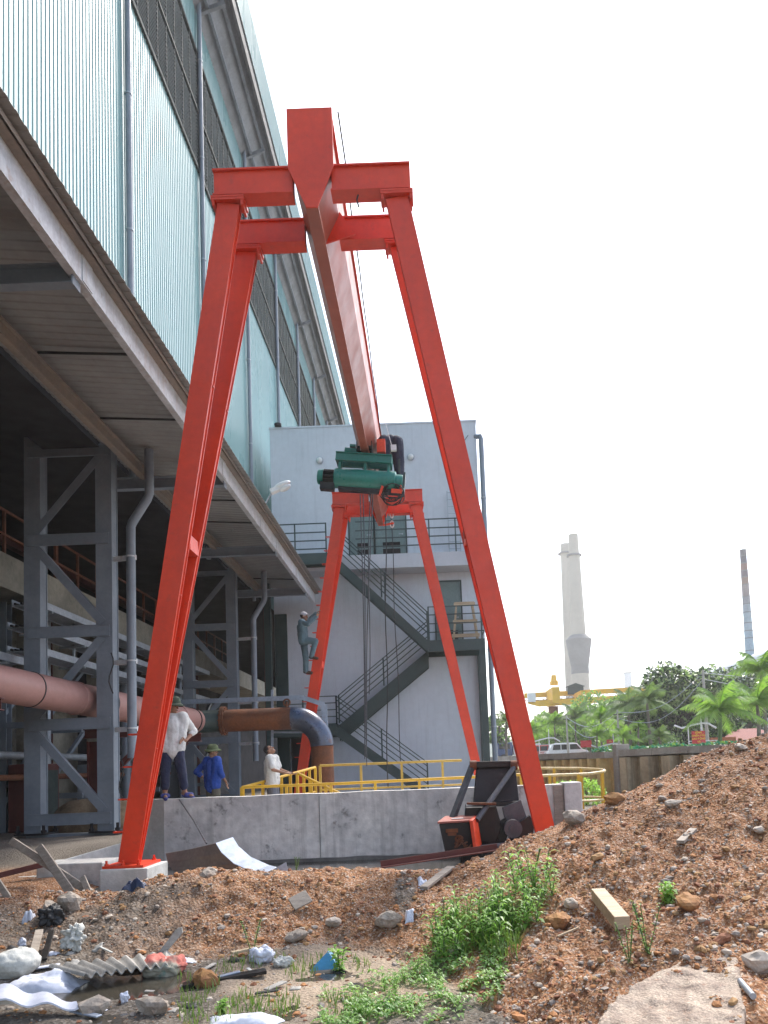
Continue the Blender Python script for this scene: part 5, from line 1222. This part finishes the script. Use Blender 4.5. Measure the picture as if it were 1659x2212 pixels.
p=Vector((5.85,24.7,0)); t=thing('corner_pile','grey stained corner pile where the yellow and dark pile walls meet','pile',p); g=MB(); g.box((p.x,p.y-.25,.95),(.42,.5,2.2)); g.build('pile',m_cap,t,bevel=.02)

# ------------------------------------------------------------------ trees
m_lfd=leafmat('dark_glossy_leaf',(.022,.045,.016),(.035,.065,.02),.18,.30); m_lfl=leafmat('sunlit_top_leaf',(.30,.36,.18),(.22,.29,.11),.35,.3)
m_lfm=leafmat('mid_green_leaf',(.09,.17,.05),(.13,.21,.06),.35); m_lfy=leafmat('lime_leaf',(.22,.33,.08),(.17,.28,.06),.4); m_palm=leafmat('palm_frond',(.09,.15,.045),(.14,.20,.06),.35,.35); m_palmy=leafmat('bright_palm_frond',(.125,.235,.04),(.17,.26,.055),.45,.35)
m_bark=mat('grey_brown_bark',(.17,.145,.12),(.12,.10,.08),6,.9,0,.3,20)
def quad(mb,p,s,rg,m,up=.3):
    n=Vector((rg.gauss(0,1),rg.gauss(0,1),rg.gauss(0,1)+up)).normalized(); t=n.orthogonal().normalized(); t=(Matrix.Rotation(rg.uniform(0,6.28),3,n)@t); b=n.cross(t)
    mb.add([p-t*s,p+b*s*.42,p+t*s,p-b*s*.42],[(0,1,2,3)],False,m)
def broadleaf(label,x,y,h,w,n,ls,mats,seed,nb=9,th=.35,low=.25,group=None,topm=None,cat='tree'):
    rg=random.Random(seed); r=thing('broadleaf_tree',label,cat,(x,y,TZ),group)
    blobs=[(Vector((rg.uniform(-.42,.42)*w,rg.uniform(-.3,.3)*w,h*(low+.15+(.85-low-.15)*rg.random()))),rg.uniform(.20,.34)*w*.8) for _ in range(nb)]
    tr=MB(); tr.tube([Vector((0,0,-.3)),Vector((.05*w,0,h*.3)),Vector((.02*w,0,h*.6)),Vector((0,0,h*.85))],[th,th*.8,th*.5,th*.12],8)
    for c,q in blobs: tr.tube([Vector((.03*w,0,h*.3)),c.lerp(Vector((0,0,h*.4)),.5)+Vector((0,0,.1)),c],[th*.4,th*.25,th*.06],6)
    tr.build('trunk',m_bark,r,raw=True)
    mb=MB()
    for i in range(n):
        c,q=rg.choice(blobs); v=Vector((rg.gauss(0,1),rg.gauss(0,1),rg.gauss(0,1))).normalized()*q*(.55+.5*rg.random()**.6); v.z*=.8
        p=c+v
        if p.z<h*low*.7: continue
        m=rg.choices(range(len(mats)),[.7]+[.3/(len(mats)-1)]*(len(mats)-1))[0] if len(mats)>1 else 0
        if topm is not None and h*(topm-.17)<p.z<h*topm and v.y<.4*q and rg.random()<.62: m=len(mats)-1  # camera-side band takes the pale leaf: sunlight painted as leaf colour
        quad(mb,p,ls*rg.uniform(.6,1.3),rg,m)
    mb.build('crown',mats,r,raw=True,fix=False); return r
def palm(label,x,y,h,cr,seed,m,nf=13,group=None,th=.14,trm=None):
    rg=random.Random(seed); r=thing('palm_tree',label,'palm tree',(x,y,TZ),group)
    tr=MB(); pts=[Vector((.05*math.sin(k*.7+seed),0,h*k/6-(.2 if k==0 else 0))) for k in range(7)]; tr.tube(pts,[th*1.25,th*1.05,th,th*.95,th*.9,th*.85,th*.6],10); tr.build('trunk',trm or m_bark,r,raw=True)
    top=pts[-1]; cw=MB()
    for i in range(nf):
        a=i*2.4+rg.uniform(-.2,.2); el=rg.uniform(.05,1.25) if i>2 else 1.4; L=cr*rg.uniform(.85,1.15); N=12; pr=[]
        for k in range(N+1):
            t=k/N; rr_=L*t*math.cos(el*(1-.25*t)); pr.append(top+Vector((math.cos(a)*rr_,math.sin(a)*rr_,L*t*math.sin(el)*(1-.35*t)-L*.55*t*t*math.cos(el))))
        cw.tube(pr,[.03*(1-.8*k/N) for k in range(N+1)],4)
        sd=Vector((-math.sin(a),math.cos(a),0))
        for k in range(1,N+1):
            for s in(-1,1):
                for q in(0,.33,.67):
                    p=pr[k-1].lerp(pr[k],q); d=(pr[k]-pr[k-1]).normalized(); l=cr*.34*math.sin(math.pi*(.12+.85*(k-1+q)/N)); e=(sd*s+d*.7-Vector((0,0,.55+.5*rg.random()))).normalized()
                    u=d*.017*cr
                    cw.add([p-u,p+u,p+e*l+u*.2-Vector((0,0,l*.15))],[(0,1,2)])
    cw.build('crown',m,r,raw=True,fix=False); return r
def bx(px,Y): return at(px,1600,Y).x
def hz(py,px,Y): return at(px,py,Y).z-TZ
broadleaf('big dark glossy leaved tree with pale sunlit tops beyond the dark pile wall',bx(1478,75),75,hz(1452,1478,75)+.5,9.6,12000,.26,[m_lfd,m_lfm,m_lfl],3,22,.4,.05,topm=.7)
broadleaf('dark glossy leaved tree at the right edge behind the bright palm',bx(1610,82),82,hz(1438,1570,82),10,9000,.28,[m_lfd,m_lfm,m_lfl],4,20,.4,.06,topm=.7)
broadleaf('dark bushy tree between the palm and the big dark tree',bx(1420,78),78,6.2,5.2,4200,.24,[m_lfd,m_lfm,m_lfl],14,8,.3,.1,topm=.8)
broadleaf('rounded mid green tree below the yellow beam',bx(1310,105),105,hz(1502,1310,105),9.0,7000,.28,[m_lfm,m_lfy],5,16,.4,.15)
broadleaf('small round green tree right of the yellow crane leg',bx(1232,115),115,hz(1535,1232,115),6.5,2200,.28,[m_lfm,m_lfy],6,9,.35,.15)
broadleaf('grey green tree just right of the grey building',bx(1078,95),95,hz(1520,1078,95),5.5,1600,.26,[m_lfm,m_lfd],7,8,.3,.2)
broadleaf('lime green bushy tree left of the middle palms',bx(1170,104),104,hz(1560,1170,104),5.2,2200,.2,[m_lfy,m_lfm],8,9,.2,.05)
broadleaf('lime green bush below the round green tree',bx(1262,101),101,hz(1558,1262,101),5.5,2600,.2,[m_lfy,m_lfm],9,10,.2,.05)
broadleaf('lime green bush behind the red signs',bx(1330,78),78,hz(1560,1330,78),5.0,2400,.2,[m_lfy,m_lfm],10,10,.2,.05)
broadleaf('lime green bush at the foot of the tall palm',bx(1400,70),70,hz(1565,1400,70),3.8,2000,.18,[m_lfy,m_lfm],11,9,.2,.05)
broadleaf('low dark bush right of the light pole',bx(1568,66),66,2.4,4.0,1800,.2,[m_lfd,m_lfm],12,8,.2,.05)
G='palms and young trees along the road'
palm('tallest palm with a bare grey trunk in the middle of the palms',bx(1404,66),66,hz(1515,1404,66),2.6,1,m_palm,14,G)
palm('palm with drooping fronds left of the tallest palm',bx(1362,70),70,hz(1520,1362,70),2.6,2,m_palm,13,G)
palm('small young palm between the two taller palms',bx(1380,66),66,hz(1570,1380,66),1.1,3,m_palmy,10,G,.09)
palm('bright green palm at the right by the light pole',bx(1557,50),50,hz(1535,1557,50),2.9,4,m_palmy,14,G,.13,m_stem)
palm('bright green palm cut by the right edge of the picture',bx(1640,52),52,hz(1520,1640,52),3.1,5,m_palmy,14,G,.13)
palm('pale palm at the far right above the other palms',bx(1655,60),60,hz(1450,1655,60),3.2,6,m_palmy,14,G,.13)
palm('short lime palm among the bushes at the left',bx(1200,97),97,hz(1562,1200,97),2.9,7,m_palmy,11,G,.1)
palm('lime palm above the parked van',bx(1245,96),96,hz(1550,1245,96),3.0,8,m_palm,11,G,.1)
palm('lime palm left of the thin utility pole',bx(1300,74),74,hz(1552,1300,74),2.5,9,m_palmy,12,G,.1)
palm('drooping palm right beside the grey building',bx(1094,72),72,hz(1556,1094,72),1.7,10,m_palm,14,G,.12)
for i,(px,Yq,top,cr) in enumerate(((1150,99,1580,2.5),(1180,103,1572,2.8),(1222,106,1565,3.0),(1275,98,1570,2.7),(1290,70,1588,1.6),(1322,84,1562,2.4),(1345,62,1592,1.6),(1385,80,1555,2.4),(1425,62,1590,1.5))):
    palm('young palm in the lime thicket, '+('leftmost of its row','second from the left of its row','just right of the short lime palm','right of the lime palm above the van','low, in front of the thin pole on its left','tall, behind the small red sign','low, right of the thin pole','behind the small young palm','lowest, in front of the dark bushy tree')[i],bx(px,Yq),Yq,hz(top,px,Yq),cr,30+i,[m_palmy,m_palm][i%3==2],12,G,.09)
# planting strip on the pile wall
mb=MB(); rg=random.Random(31)
for i in range(1500):
    s=rg.random(); x=5.4+(9.6-5.4)*s+rg.uniform(-.2,.3); y=26.0-5.0*s+rg.uniform(-.1,.5)
    quad(mb,Vector((x,y,TZ+.06+.13*rg.random()*(1+.6*noise.noise(Vector((x*2,0,0)))))),rg.uniform(.04,.09),rg,0 if rg.random()<.7 else 1)
o=mb.build('planting_strip',[leafmat('blue_green_leaf',(.03,.13,.075),(.05,.16,.09),.3),m_lfm],fix=False); tag(o,'low blue green plants on top of the pile wall','ground cover',kind='stuff')
for i,(px,py,Y,w,lab) in enumerate(((1215,1690,20,.9,'bright green bush behind the rounded yellow railing'),(1265,1688,20.5,1.0,'bright green bush right of the first one behind the yellow loop'))):
    p=at(px,py,Y); r=thing('bush',lab,'bush',(p.x,p.y,.42)); mb=MB(); rg=random.Random(60+i)
    for k in range(900):
        v=Vector((rg.gauss(0,1),rg.gauss(0,1),rg.gauss(0,1))).normalized()*w*.5*rg.uniform(.6,1.05); quad(mb,Vector((v.x,v.y,.35+v.z*.75)),rg.uniform(.03,.07),rg,rg.randint(0,1))
    mb.build('foliage',[m_lfy,m_weed2],r,raw=True,fix=False); tr=MB(); tr.tube([Vector((0,0,-.05)),Vector((0,0,.4))],.03,6); tr.build('stem',m_bark,r,raw=True)
# ------------------------------------------------------------------ poles, wires, signs
m_pole=mat('pale_concrete_pole',(.40,.38,.34),(.33,.31,.28),3,.8)
def pole(px,ytop,Y,w,label,lamp=False,m=m_pole):
    b=at(px,1600,Y); zt=at(px,ytop,Y).z; t=thing('utility_pole' if not lamp else 'lamp_post',label,'pole',(b.x,Y,TZ)); g=MB(); g.tube([(b.x,Y,TZ-.1),(b.x,Y,zt)],[w,w*.6],8); g.build('pole',m,t)
    if not lamp:
        g=MB(); g.bar((b.x-.35,Y,zt-.4),(b.x+.35,Y,zt-.4),.08,.08); g.build('cross_arm',m_oiled,t)
    else:
        g=MB(); s=.9; g.tube([(b.x-2.2*s,Y,zt-1.05*s),(b.x-1.6*s,Y,zt-1.3*s),(b.x-.8*s,Y,zt-1.1*s),(b.x,Y,zt-.95*s),(b.x+.6*s,Y,zt-1.0*s),(b.x+1.2*s,Y,zt-1.4*s)],.07,6); g.build('curved_arm',m_white,t)
        for dz in(2.4,2.6,2.8,3.0): g=MB(); g.bar((b.x-1.1*s,Y,zt-dz*s),(b.x+(1.5*s if dz==2.4 else 0),Y,zt-dz*s),.05,.05); g.build('slat',m_white,t)
        g=MB(); g.bar((b.x-1.1*s,Y,zt-1.2*s),(b.x-1.1*s,Y,zt-3.1*s),.06,.06); g.build('hanger',m_white,t)
    return Vector((b.x,Y,zt))
p1=pole(1528,1447,60,.16,'tall pale concrete utility pole in front of the big dark tree')
p2=pole(1337,1533,66,.12,'thin utility pole between the lime palms')
p3=pole(1226,1545,80,.12,'short pale utility pole behind the parked van')
pole(1517,1537,58,.10,'white post with curved arms and slats beside the red sign',True,m_white)
pole(1325,1585,70,.06,'small white post with curved arms near the small red sign',True,m_white)
pole(1186,1575,78,.06,'thin white post with curved arms left of the parked van',True,m_white)
for a,b,lab in((p2,p1,'sagging overhead wire between the tall and the thin pole'),(p3,p2,'sagging overhead wire from the thin pole to the short pole'),(p1,Vector((40,62,p1.z+.8)),'overhead wire from the tall pole to the right edge')):
    for k in range(2):
        g=MB(); g.tube([a.lerp(b,i/14)+Vector((0,0,-.2-.5*k-(1.1+.5*k)*math.sin(math.pi*i/14))) for i in range(15)],.025,4); o=g.build('overhead_wire',m_galv); tag(o,lab+(', upper strand' if k==0 else ', lower strand'),'wire')
m_sign=mat('red_sign_board',(.55,.03,.04),(.50,.03,.04),3,.5)
m_let=mat('yellow_lettering',(.75,.55,.05),None,3,.5)
def text(s,loc,size,parent,m,rotz=0):
    cu=bpy.data.curves.new('t','FONT'); cu.body=s; cu.size=size; cu.align_x='CENTER'; cu.extrude=.004; cu.offset=.004
    o=bpy.data.objects.new('t',cu); COL.objects.link(o); dg=bpy.context.evaluated_depsgraph_get(); dg.update()
    me=bpy.data.meshes.new_from_object(o.evaluated_get(dg)); bpy.data.objects.remove(o)
    me.materials.clear(); me.materials.append(m); me.transform(Matrix.Translation(loc)@Matrix.Rotation(rad(90),4,'X'))
    q=bpy.data.objects.new('lettering',me); COL.objects.link(q); q.parent=parent; return q
def sign(px,py,Y,w,h,label,lines,size):
    c=at(px,py,Y); t=thing('sign_board',label,'sign',(c.x,Y,TZ)); g=MB(); g.box(c,(w,.05,h)); g.build('board',m_sign,t)
    for s in(-.4,.4): g=MB(); g.bar((c.x+s*w,Y+.05,TZ-.1),(c.x+s*w,Y+.05,c.z),.05,.05); g.build('post',m_galv,t)
    n=len(lines)
    for i,l in enumerate(lines): text(l,Vector((0,-.032,c.z-TZ+h/2-(i+.8)*h/(n+.25))),size,t,m_let)
sign(1509,1593,56,.95,.92,'large red sign board with four lines of yellow lettering',['SỐNG','CHIẾN ĐẤU','LAO ĐỘNG','VÀ'],.18)
sign(1318,1602,70,.62,.36,'small red sign board left of the planting strip',['VÀ'],.18)
g=MB(); c=at(1222,1600,92); t=thing('sign_board','pinkish red board right behind the parked van','sign',(at(1266,1607,86).x,86,TZ)); c=at(1266,1607,86); g.box(c,(1.2,.05,.75)); g.build('board',m_sign,t); g=MB(); g.bar((c.x,86.05,TZ-.1),(c.x,86.05,c.z),.06,.06); g.build('post',m_galv,t)
c=at(1555,1603,58); t=thing('brick_planter','orange brick planter wall at the crest of the mound','planter',(c.x,58,TZ)); g=MB(); g.box2((c.x-.6,58,TZ-.1),(c.x+1.2,58.4,c.z+.35)); g.build('planter_wall',mat('orange_brick',(.40,.14,.06),(.32,.11,.05),4,.8),t)
c=at(1600,1606,64); t=thing('tiled_hut','small hut with a red tiled roof behind the mound crest','hut',(c.x+1,64,TZ)); g=MB(); g.box2((c.x-1.6,64,TZ-.1),(c.x+4,68,c.z+.1)); g.build('wall',m_slab,t); g=MB(); g.prism([(c.x-2,63.6,c.z+.1),(c.x+4.4,63.6,c.z+.1),(c.x+2.2,65.9,c.z+1.2),(c.x+.4,65.9,c.z+1.2)],(0,.1,.05)); g.build('roof',mat('red_tile',(.28,.09,.07),(.22,.07,.06),9,.8),t)
# low balustrade along the road
t=thing('balustrade','low buff balustrade along the road behind the planting strip','balustrade',(bx(1350,68),68,TZ))
x0,x1=bx(1330,68),bx(1470,68); g=MB(); g.box2((x0,68,TZ-.1),(x1,68.25,TZ+.35)); g.build('base',m_slab,t)
k=0
while x0+k*.75<x1: g=MB(); g.box2((x0+k*.75,67.95,TZ+.352),(x0+k*.75+.35,68.3,TZ+.8)); g.build('post',m_slab,t); k+=1
# ------------------------------------------------------------------ vehicles on the road
def car(label,px,Y,L,Hh,m,cat,roofm=None,rot=0,name='parked_car'):
    b=at(px,1600,Y); t=thing(name,label,cat,(b.x,Y,TZ),None,rot); W_=1.75; h=Hh
    g=MB(); pr=[(-L/2,.35),(-L/2,h*.52),(-L*.42,h*.55),(-L*.36,h*.96),(-L*.30,h),(L*.18,h),(L*.24,h*.97),(L*.36,h*.58),(L*.48,h*.50),(L/2,h*.42),(L/2,.35)]
    g.prism([(x,-W_/2,z) for x,z in pr],(0,W_,0)); g.build('body',m,t,raw=True,bevel=.05)
    for s in(-1,1):
        for a0,a1 in((-.35,-.16),(-.14,.04),(.06,.22)):
            g=MB(); y=s*(W_/2+.006); zt=h*.92; g.prism([(a0*L,y,h*.60),(a1*L+(.10*L if a1>.2 else 0),y,h*.60),(a1*L,y,zt),(a0*L+(.03*L if a0<-.3 else 0),y,zt)],(0,s*.01,0)); g.build('window',m_dkglass,t,raw=True)
        for x in(-L*.31,L*.31):
            g=MB(); g.tube([(x,s*(W_/2-.2),.33),(x,s*(W_/2+.02),.33)],.33,16); w=g.build('wheel',m_black,t,raw=True); g=MB(); g.tube([(x,s*(W_/2+.021),.33),(x,s*(W_/2+.035),.33)],.19,12); g.build('rim',m_galv,w,raw=True)
    for x in(-L*.25,L*.10): 
        for s in(-.55,.55): pass
    g=MB(); g.bar((-L*.28,-.6,h+.05),(L*.15,-.6,h+.05),.05,.05); g.build('roof_rail',m_galv,t,raw=True)
    return t
m_dkglass=mat('dark_car_glass',(.02,.022,.03),None,3,.08)
car('white parked van with dark side windows, only its upper half showing over the pile wall',1222,88,4.7,1.78,mat('white_car_paint',(.72,.73,.75),None,3,.25,coat=.5),'van',name='parked_van')
car('red parked car left of the white van behind the crane leg',1176,92,4.2,1.75,mat('red_car_paint',(.35,.03,.03),None,3,.25,coat=.5),'car')
b=at(1094,1600,95); t=thing('parked_truck','blue and white truck partly hidden behind the grey building corner','truck',(b.x,95,TZ))
g=MB(); g.box2((b.x-1.2,94,TZ+.7),(b.x+.6,96,TZ+2.3)); g.build('cab',mat('truck_blue',(.04,.08,.2),None,3,.3),t,bevel=.1); g=MB(); g.box2((b.x+.7,94,TZ+.8),(b.x+4,96,TZ+2.0)); g.build('cargo_body',m_white,t,bevel=.05)
g=MB(); g.box2((b.x-1.0,93.98,TZ+1.5),(b.x+.3,93.99,TZ+2.1)); g.build('window',m_dkglass,t)
for x in(b.x-.5,b.x+2.8): g=MB(); g.cyl((x,93.9,TZ+.45),(x,94.3,TZ+.45),.45,16); g.build('wheel',m_black,t)
# ------------------------------------------------------------------ yellow overhead crane far behind
Y=140; A=at(1133,1503,Y); B=at(1420,1488,Y)
yc=thing('yellow_gantry','long yellow travelling gantry crane far behind the trees','gantry crane',(at(1197,1560,Y).x,Y,TZ))
m_fy=mat('far_yellow_paint',(.74,.44,.03),(.66,.38,.03),1,.6)
g=MB(); g.bar(A,B+Vector((0,0,.1)),.8,.85); g.build('girder',m_fy,yc)
A2,B2=at(1140,1521,Y-6),at(1420,1503,Y-6); g=MB(); g.bar(A2+Vector((2,0,0)),B2,.8,1.0); g.prism([A2+Vector((2,-.4,.5)),A2+Vector((0,-.4,.5)),A2+Vector((0,-.4,.1)),A2+Vector((2,-.4,-.5))],(0,.8,0)); g.build('girder',m_fy,yc)
g=MB()
for k in range(22):
    p=A.lerp(B,k/22)+Vector((0,-.6,-.9)); q=A.lerp(B,(k+.5)/22)+Vector((0,-.6,-.35)); r_=A.lerp(B,(k+1)/22)+Vector((0,-.6,-.9)); g.bar(p,q,.06,.06); g.bar(q,r_,.06,.06)
p,q=A+Vector((0,-.6,-.95)),B+Vector((0,-.6,-.95)); g.bar(p,q,.8,.1); g.build('walkway_truss',m_rust,yc)
for px,w,y0 in((1197,.8,1490),(1254,.5,1497)):
    b=at(px,1570,Y-3); zt=at(px,y0,Y-3).z; g=MB(); g.box2((b.x-w,Y-3.4,TZ-.1),(b.x+w,Y-2.6,zt-2.9)); g.build('leg',m_rust if px<1200 else m_fy,yc)
    g=MB(); g.box2((b.x-w*.8,Y-7,zt-2.7),(b.x+w*.8,Y+.6,zt+.1)); g.build('end_carriage',m_fy,yc)
b=at(1197,1480,Y); g=MB(); g.tube([b,b+Vector((0,0,.7)),b+Vector((0,0,.75)),b+Vector((0,0,1.8))],[.75,.75,.55,.42],8); g.build('mast',m_fy,yc)
b=at(1148,1507,Y-6.5); g=MB(); g.box(b,(1.3,1,1.5)); g.build('electric_cabinet',m_white,yc)
b=at(1242,1492,Y); g=MB(); g.box(b,(2.8,1.5,1.4)); g.prism([b+Vector((-1.7,-.9,.7)),b+Vector((1.7,-.9,.7)),b+Vector((0,-.9,1.3))],(0,1.8,0)); g.build('operator_cabin',m_dkgreen,yc)
# ------------------------------------------------------------------ chimneys
m_chim=mat('pale_chimney_concrete',(.46,.42,.345),(.40,.365,.30),.06,.9,0,0,streak=.25,sc=(.34,.33,.31),fine=.04)
m_chimd=mat('dark_chimney_band',(.20,.20,.195),(.165,.165,.16),.1,.9,fine=.08)
def chimney(label,top,bot,Y,prof_w,m,group=None):
    a=at(*top,Y); b=at(*bot,Y); t=thing('chimney',label,'chimney',(b.x,Y,TZ),group); s=Y/1700
    sl=(a.x-b.x)/(a.z-b.z)
    return t,a,b,s
Yc=300
t,a,b,s=chimney('tall pale concrete chimney with a flared dark collar','x' and (1240,1155),(1256,1500),Yc,0,m_chim)
ax=b.x; zt=a.z; H0=zt-TZ
g=MB(); g.tube([(ax,Yc,TZ-1),(ax,Yc,at(1253,1440,Yc).z),(ax,Yc,at(1245,1200,Yc).z)],[3.75,3.2,2.2],40); g.build('shaft',m_chim,t)
g=MB(); z0,z1,z2=at(1252,1442,Yc).z,at(1252,1382,Yc).z,at(1252,1372,Yc).z; g.tube([(ax,Yc,z0),(ax,Yc,z1),(ax,Yc,z2)],[3.3,5.0,3.1],32); g.build('collar',m_chimd,t)
g=MB(); g.tube([(ax,Yc,at(1252,1456,Yc).z),(ax,Yc,z0-.02)],[3.4,3.36],32); g.build('ring_band',m_chimd,t)
g=MB(); z=at(1245,1200,Yc).z; g.tube([(ax,Yc,z-.3),(ax,Yc,z+.3)],[2.9,2.9],24); g.build('gallery',m_chimd,t)
g=MB(); g.tube([(ax,Yc,z+.32),(ax,Yc,zt)],[2.0,1.9],32); g.build('flue_top',m_chim,t)
t,a,b,s=chimney('second pale concrete chimney half hidden behind the collared chimney',(1226,1175),(1238,1500),340,0,m_chim)
g=MB(); g.tube([(b.x,340,TZ-1),(b.x,340,at(1222,1197,340).z)],[3.6,2.35],32); g.build('shaft',m_chim,t)
g=MB(); z=at(1222,1197,340).z; g.tube([(b.x,340,z),(b.x,340,z+.5)],[3.5,3.5],24); g.build('gallery',m_chimd,t)
g=MB(); g.tube([(b.x,340,z+.52),(b.x,340,a.z)],[2.2,2.1],24); g.build('flue_top',m_chim,t)
Ys=200; t,a,b,s=chimney('slim steel chimney with dark rusty top and pale blue lower rings',(1607,1187),(1622,1440),Ys,0,m_chim)
seg=[(1187,1200,(.13,.12,.13)),(1200,1216,(.11,.10,.12)),(1216,1232,(.24,.14,.11)),(1232,1246,(.14,.11,.12)),(1246,1262,(.26,.17,.13)),(1262,1288,(.26,.22,.21)),(1288,1304,(.25,.26,.28)),(1304,1322,(.28,.33,.37)),(1322,1345,(.29,.37,.41)),(1345,1362,(.28,.36,.41)),(1362,1378,(.27,.37,.44)),(1378,1405,(.27,.38,.45)),(1405,1560,(.28,.40,.48))]
for i,(y0,y1,c) in enumerate(seg):
    za,zb=at(1610,y0,Ys).z,at(1610,y1,Ys).z; ra=.78+.35*i/12; g=MB(); g.tube([(b.x,Ys,max(TZ-1,zb)),(b.x,Ys,za-.02)],[ra+.03,ra],20); q=g.build('shaft_ring',mat('chimney_paint',c,tuple(k*.85 for k in c),.4,.7,streak=.3,sc=(.18,.12,.1)),t)
    g=MB(); g.tube([(b.x,Ys,za-.25),(b.x,Ys,za-.05)],[ra+.10,ra+.10],20); g.build('flange',m_chimd,q)
t,a,b,s=chimney('faint thin chimney far away behind the palms',(1356,1452),(1358,1500),700,0,m_chim)
g=MB(); g.tube([(b.x,700,TZ-1),(b.x,700,a.z)],[4.2,3.2],20); g.build('shaft',mat('faint_chimney',(.50,.53,.57),None,.1,.9),t); g=MB(); g.tube([(b.x,700,a.z-1),(b.x,700,a.z-.2)],[3.9,3.9],20); g.build('gallery',m_chimd,t)
# ------------------------------------------------------------------ pale curved roof at the right edge, far hills
w=thing('warehouse','long pale warehouse with a curved roof at the right behind the trees','warehouse',(75,150,TZ))
P0=at(1700,1378,110); P1=at(1350,1512,230); d=(P1-P0); n=Vector((1,.25,0)).normalized()
g=MB(); rows=[]
for k in range(9): 
    a_=math.pi/2*k/8; rows.append([P0+n*(14*(1-math.cos(a_)))+Vector((0,0,3.2*math.sin(a_)-1.6)),P1+n*(14*(1-math.cos(a_)))+Vector((0,0,3.2*math.sin(a_)-1.6))])
g.grid(rows,0,True,(0,0,-.3)); g.build('roof',mat('pale_roof_metal',(.30,.31,.33),(.26,.27,.29),.2,.4,.2),w,fix=False)
g=MB(); q0,q1=Vector((P0.x,P0.y,TZ-.5)),Vector((P1.x,P1.y,TZ-.5)); e=n*.4
g.add([q0+e,q1+e,P1+e+Vector((0,0,-1.7)),P0+e+Vector((0,0,-1.7)),q0+n*20,q1+n*20,P1+n*20+Vector((0,0,-1.7)),P0+n*20+Vector((0,0,-1.7))],[(0,1,2,3),(4,7,6,5),(0,4,5,1),(0,3,7,4),(1,5,6,2)]); g.build('wall',m_ledge,w)
mb=MB(); xs=[-300+25*k for k in range(60)]; rg=random.Random(4)
mb.grid([[(x,620,TZ-2) for x in xs],[(x,640+20*noise.noise(Vector((x*.01,1,0))),TZ+10+14*max(0,.4+noise.fractal(Vector((x*.012,0,2)),1,2,4))+1.5*rg.random()) for x in xs],[(x,720,TZ-2) for x in xs]])
o=mb.build('hills',mat('far_wooded_hill',(.10,.15,.12),(.13,.18,.14),.05,.95)); tag(o,'low wooded hills far away','hills',kind='structure')

# far-off wood reading as one mass behind the single trees
mb=MB(); rg=random.Random(41)
for i in range(20000):
    px=rg.uniform(1135,1500); Yq=rg.uniform(110,128); c=at(px,1600,Yq); hgt=(6.6+2.4*noise.noise(Vector((px*.018,2,0)))+1.2*noise.noise(Vector((px*.06,5,0))))*(1.0 if px<1400 else 1.25)
    quad(mb,Vector((c.x,Yq,TZ+max(.2,hgt*rg.random()**.7))),rg.uniform(.2,.42),rg,rg.choices([0,1,2],[.6,.25,.15])[0])
o=mb.build('far_wood',[m_lfy,m_lfm,m_lfd],fix=False); tag(o,'lime green thicket behind the palms reading as one mass','thicket',kind='stuff')
# ------------------------------------------------------------------ haze
hm=bpy.data.materials.new('pale_haze'); hm.use_nodes=True; nt=hm.node_tree; nt.nodes.remove(nt.nodes['Principled BSDF'])
pv=nt.nodes.new('ShaderNodeVolumePrincipled'); pv.inputs['Color'].default_value=(1,.975,.94,1); pv.inputs['Density'].default_value=.0006; pv.inputs['Anisotropy'].default_value=.3
nt.links.new(pv.outputs[0],nt.nodes['Material Output'].inputs['Volume'])
g=MB(); g.box2((-1010,-70,-4),(1010,1210,90)); o=g.build('haze',hm); tag(o,'pale humid haze over the plant','haze',kind='stuff')
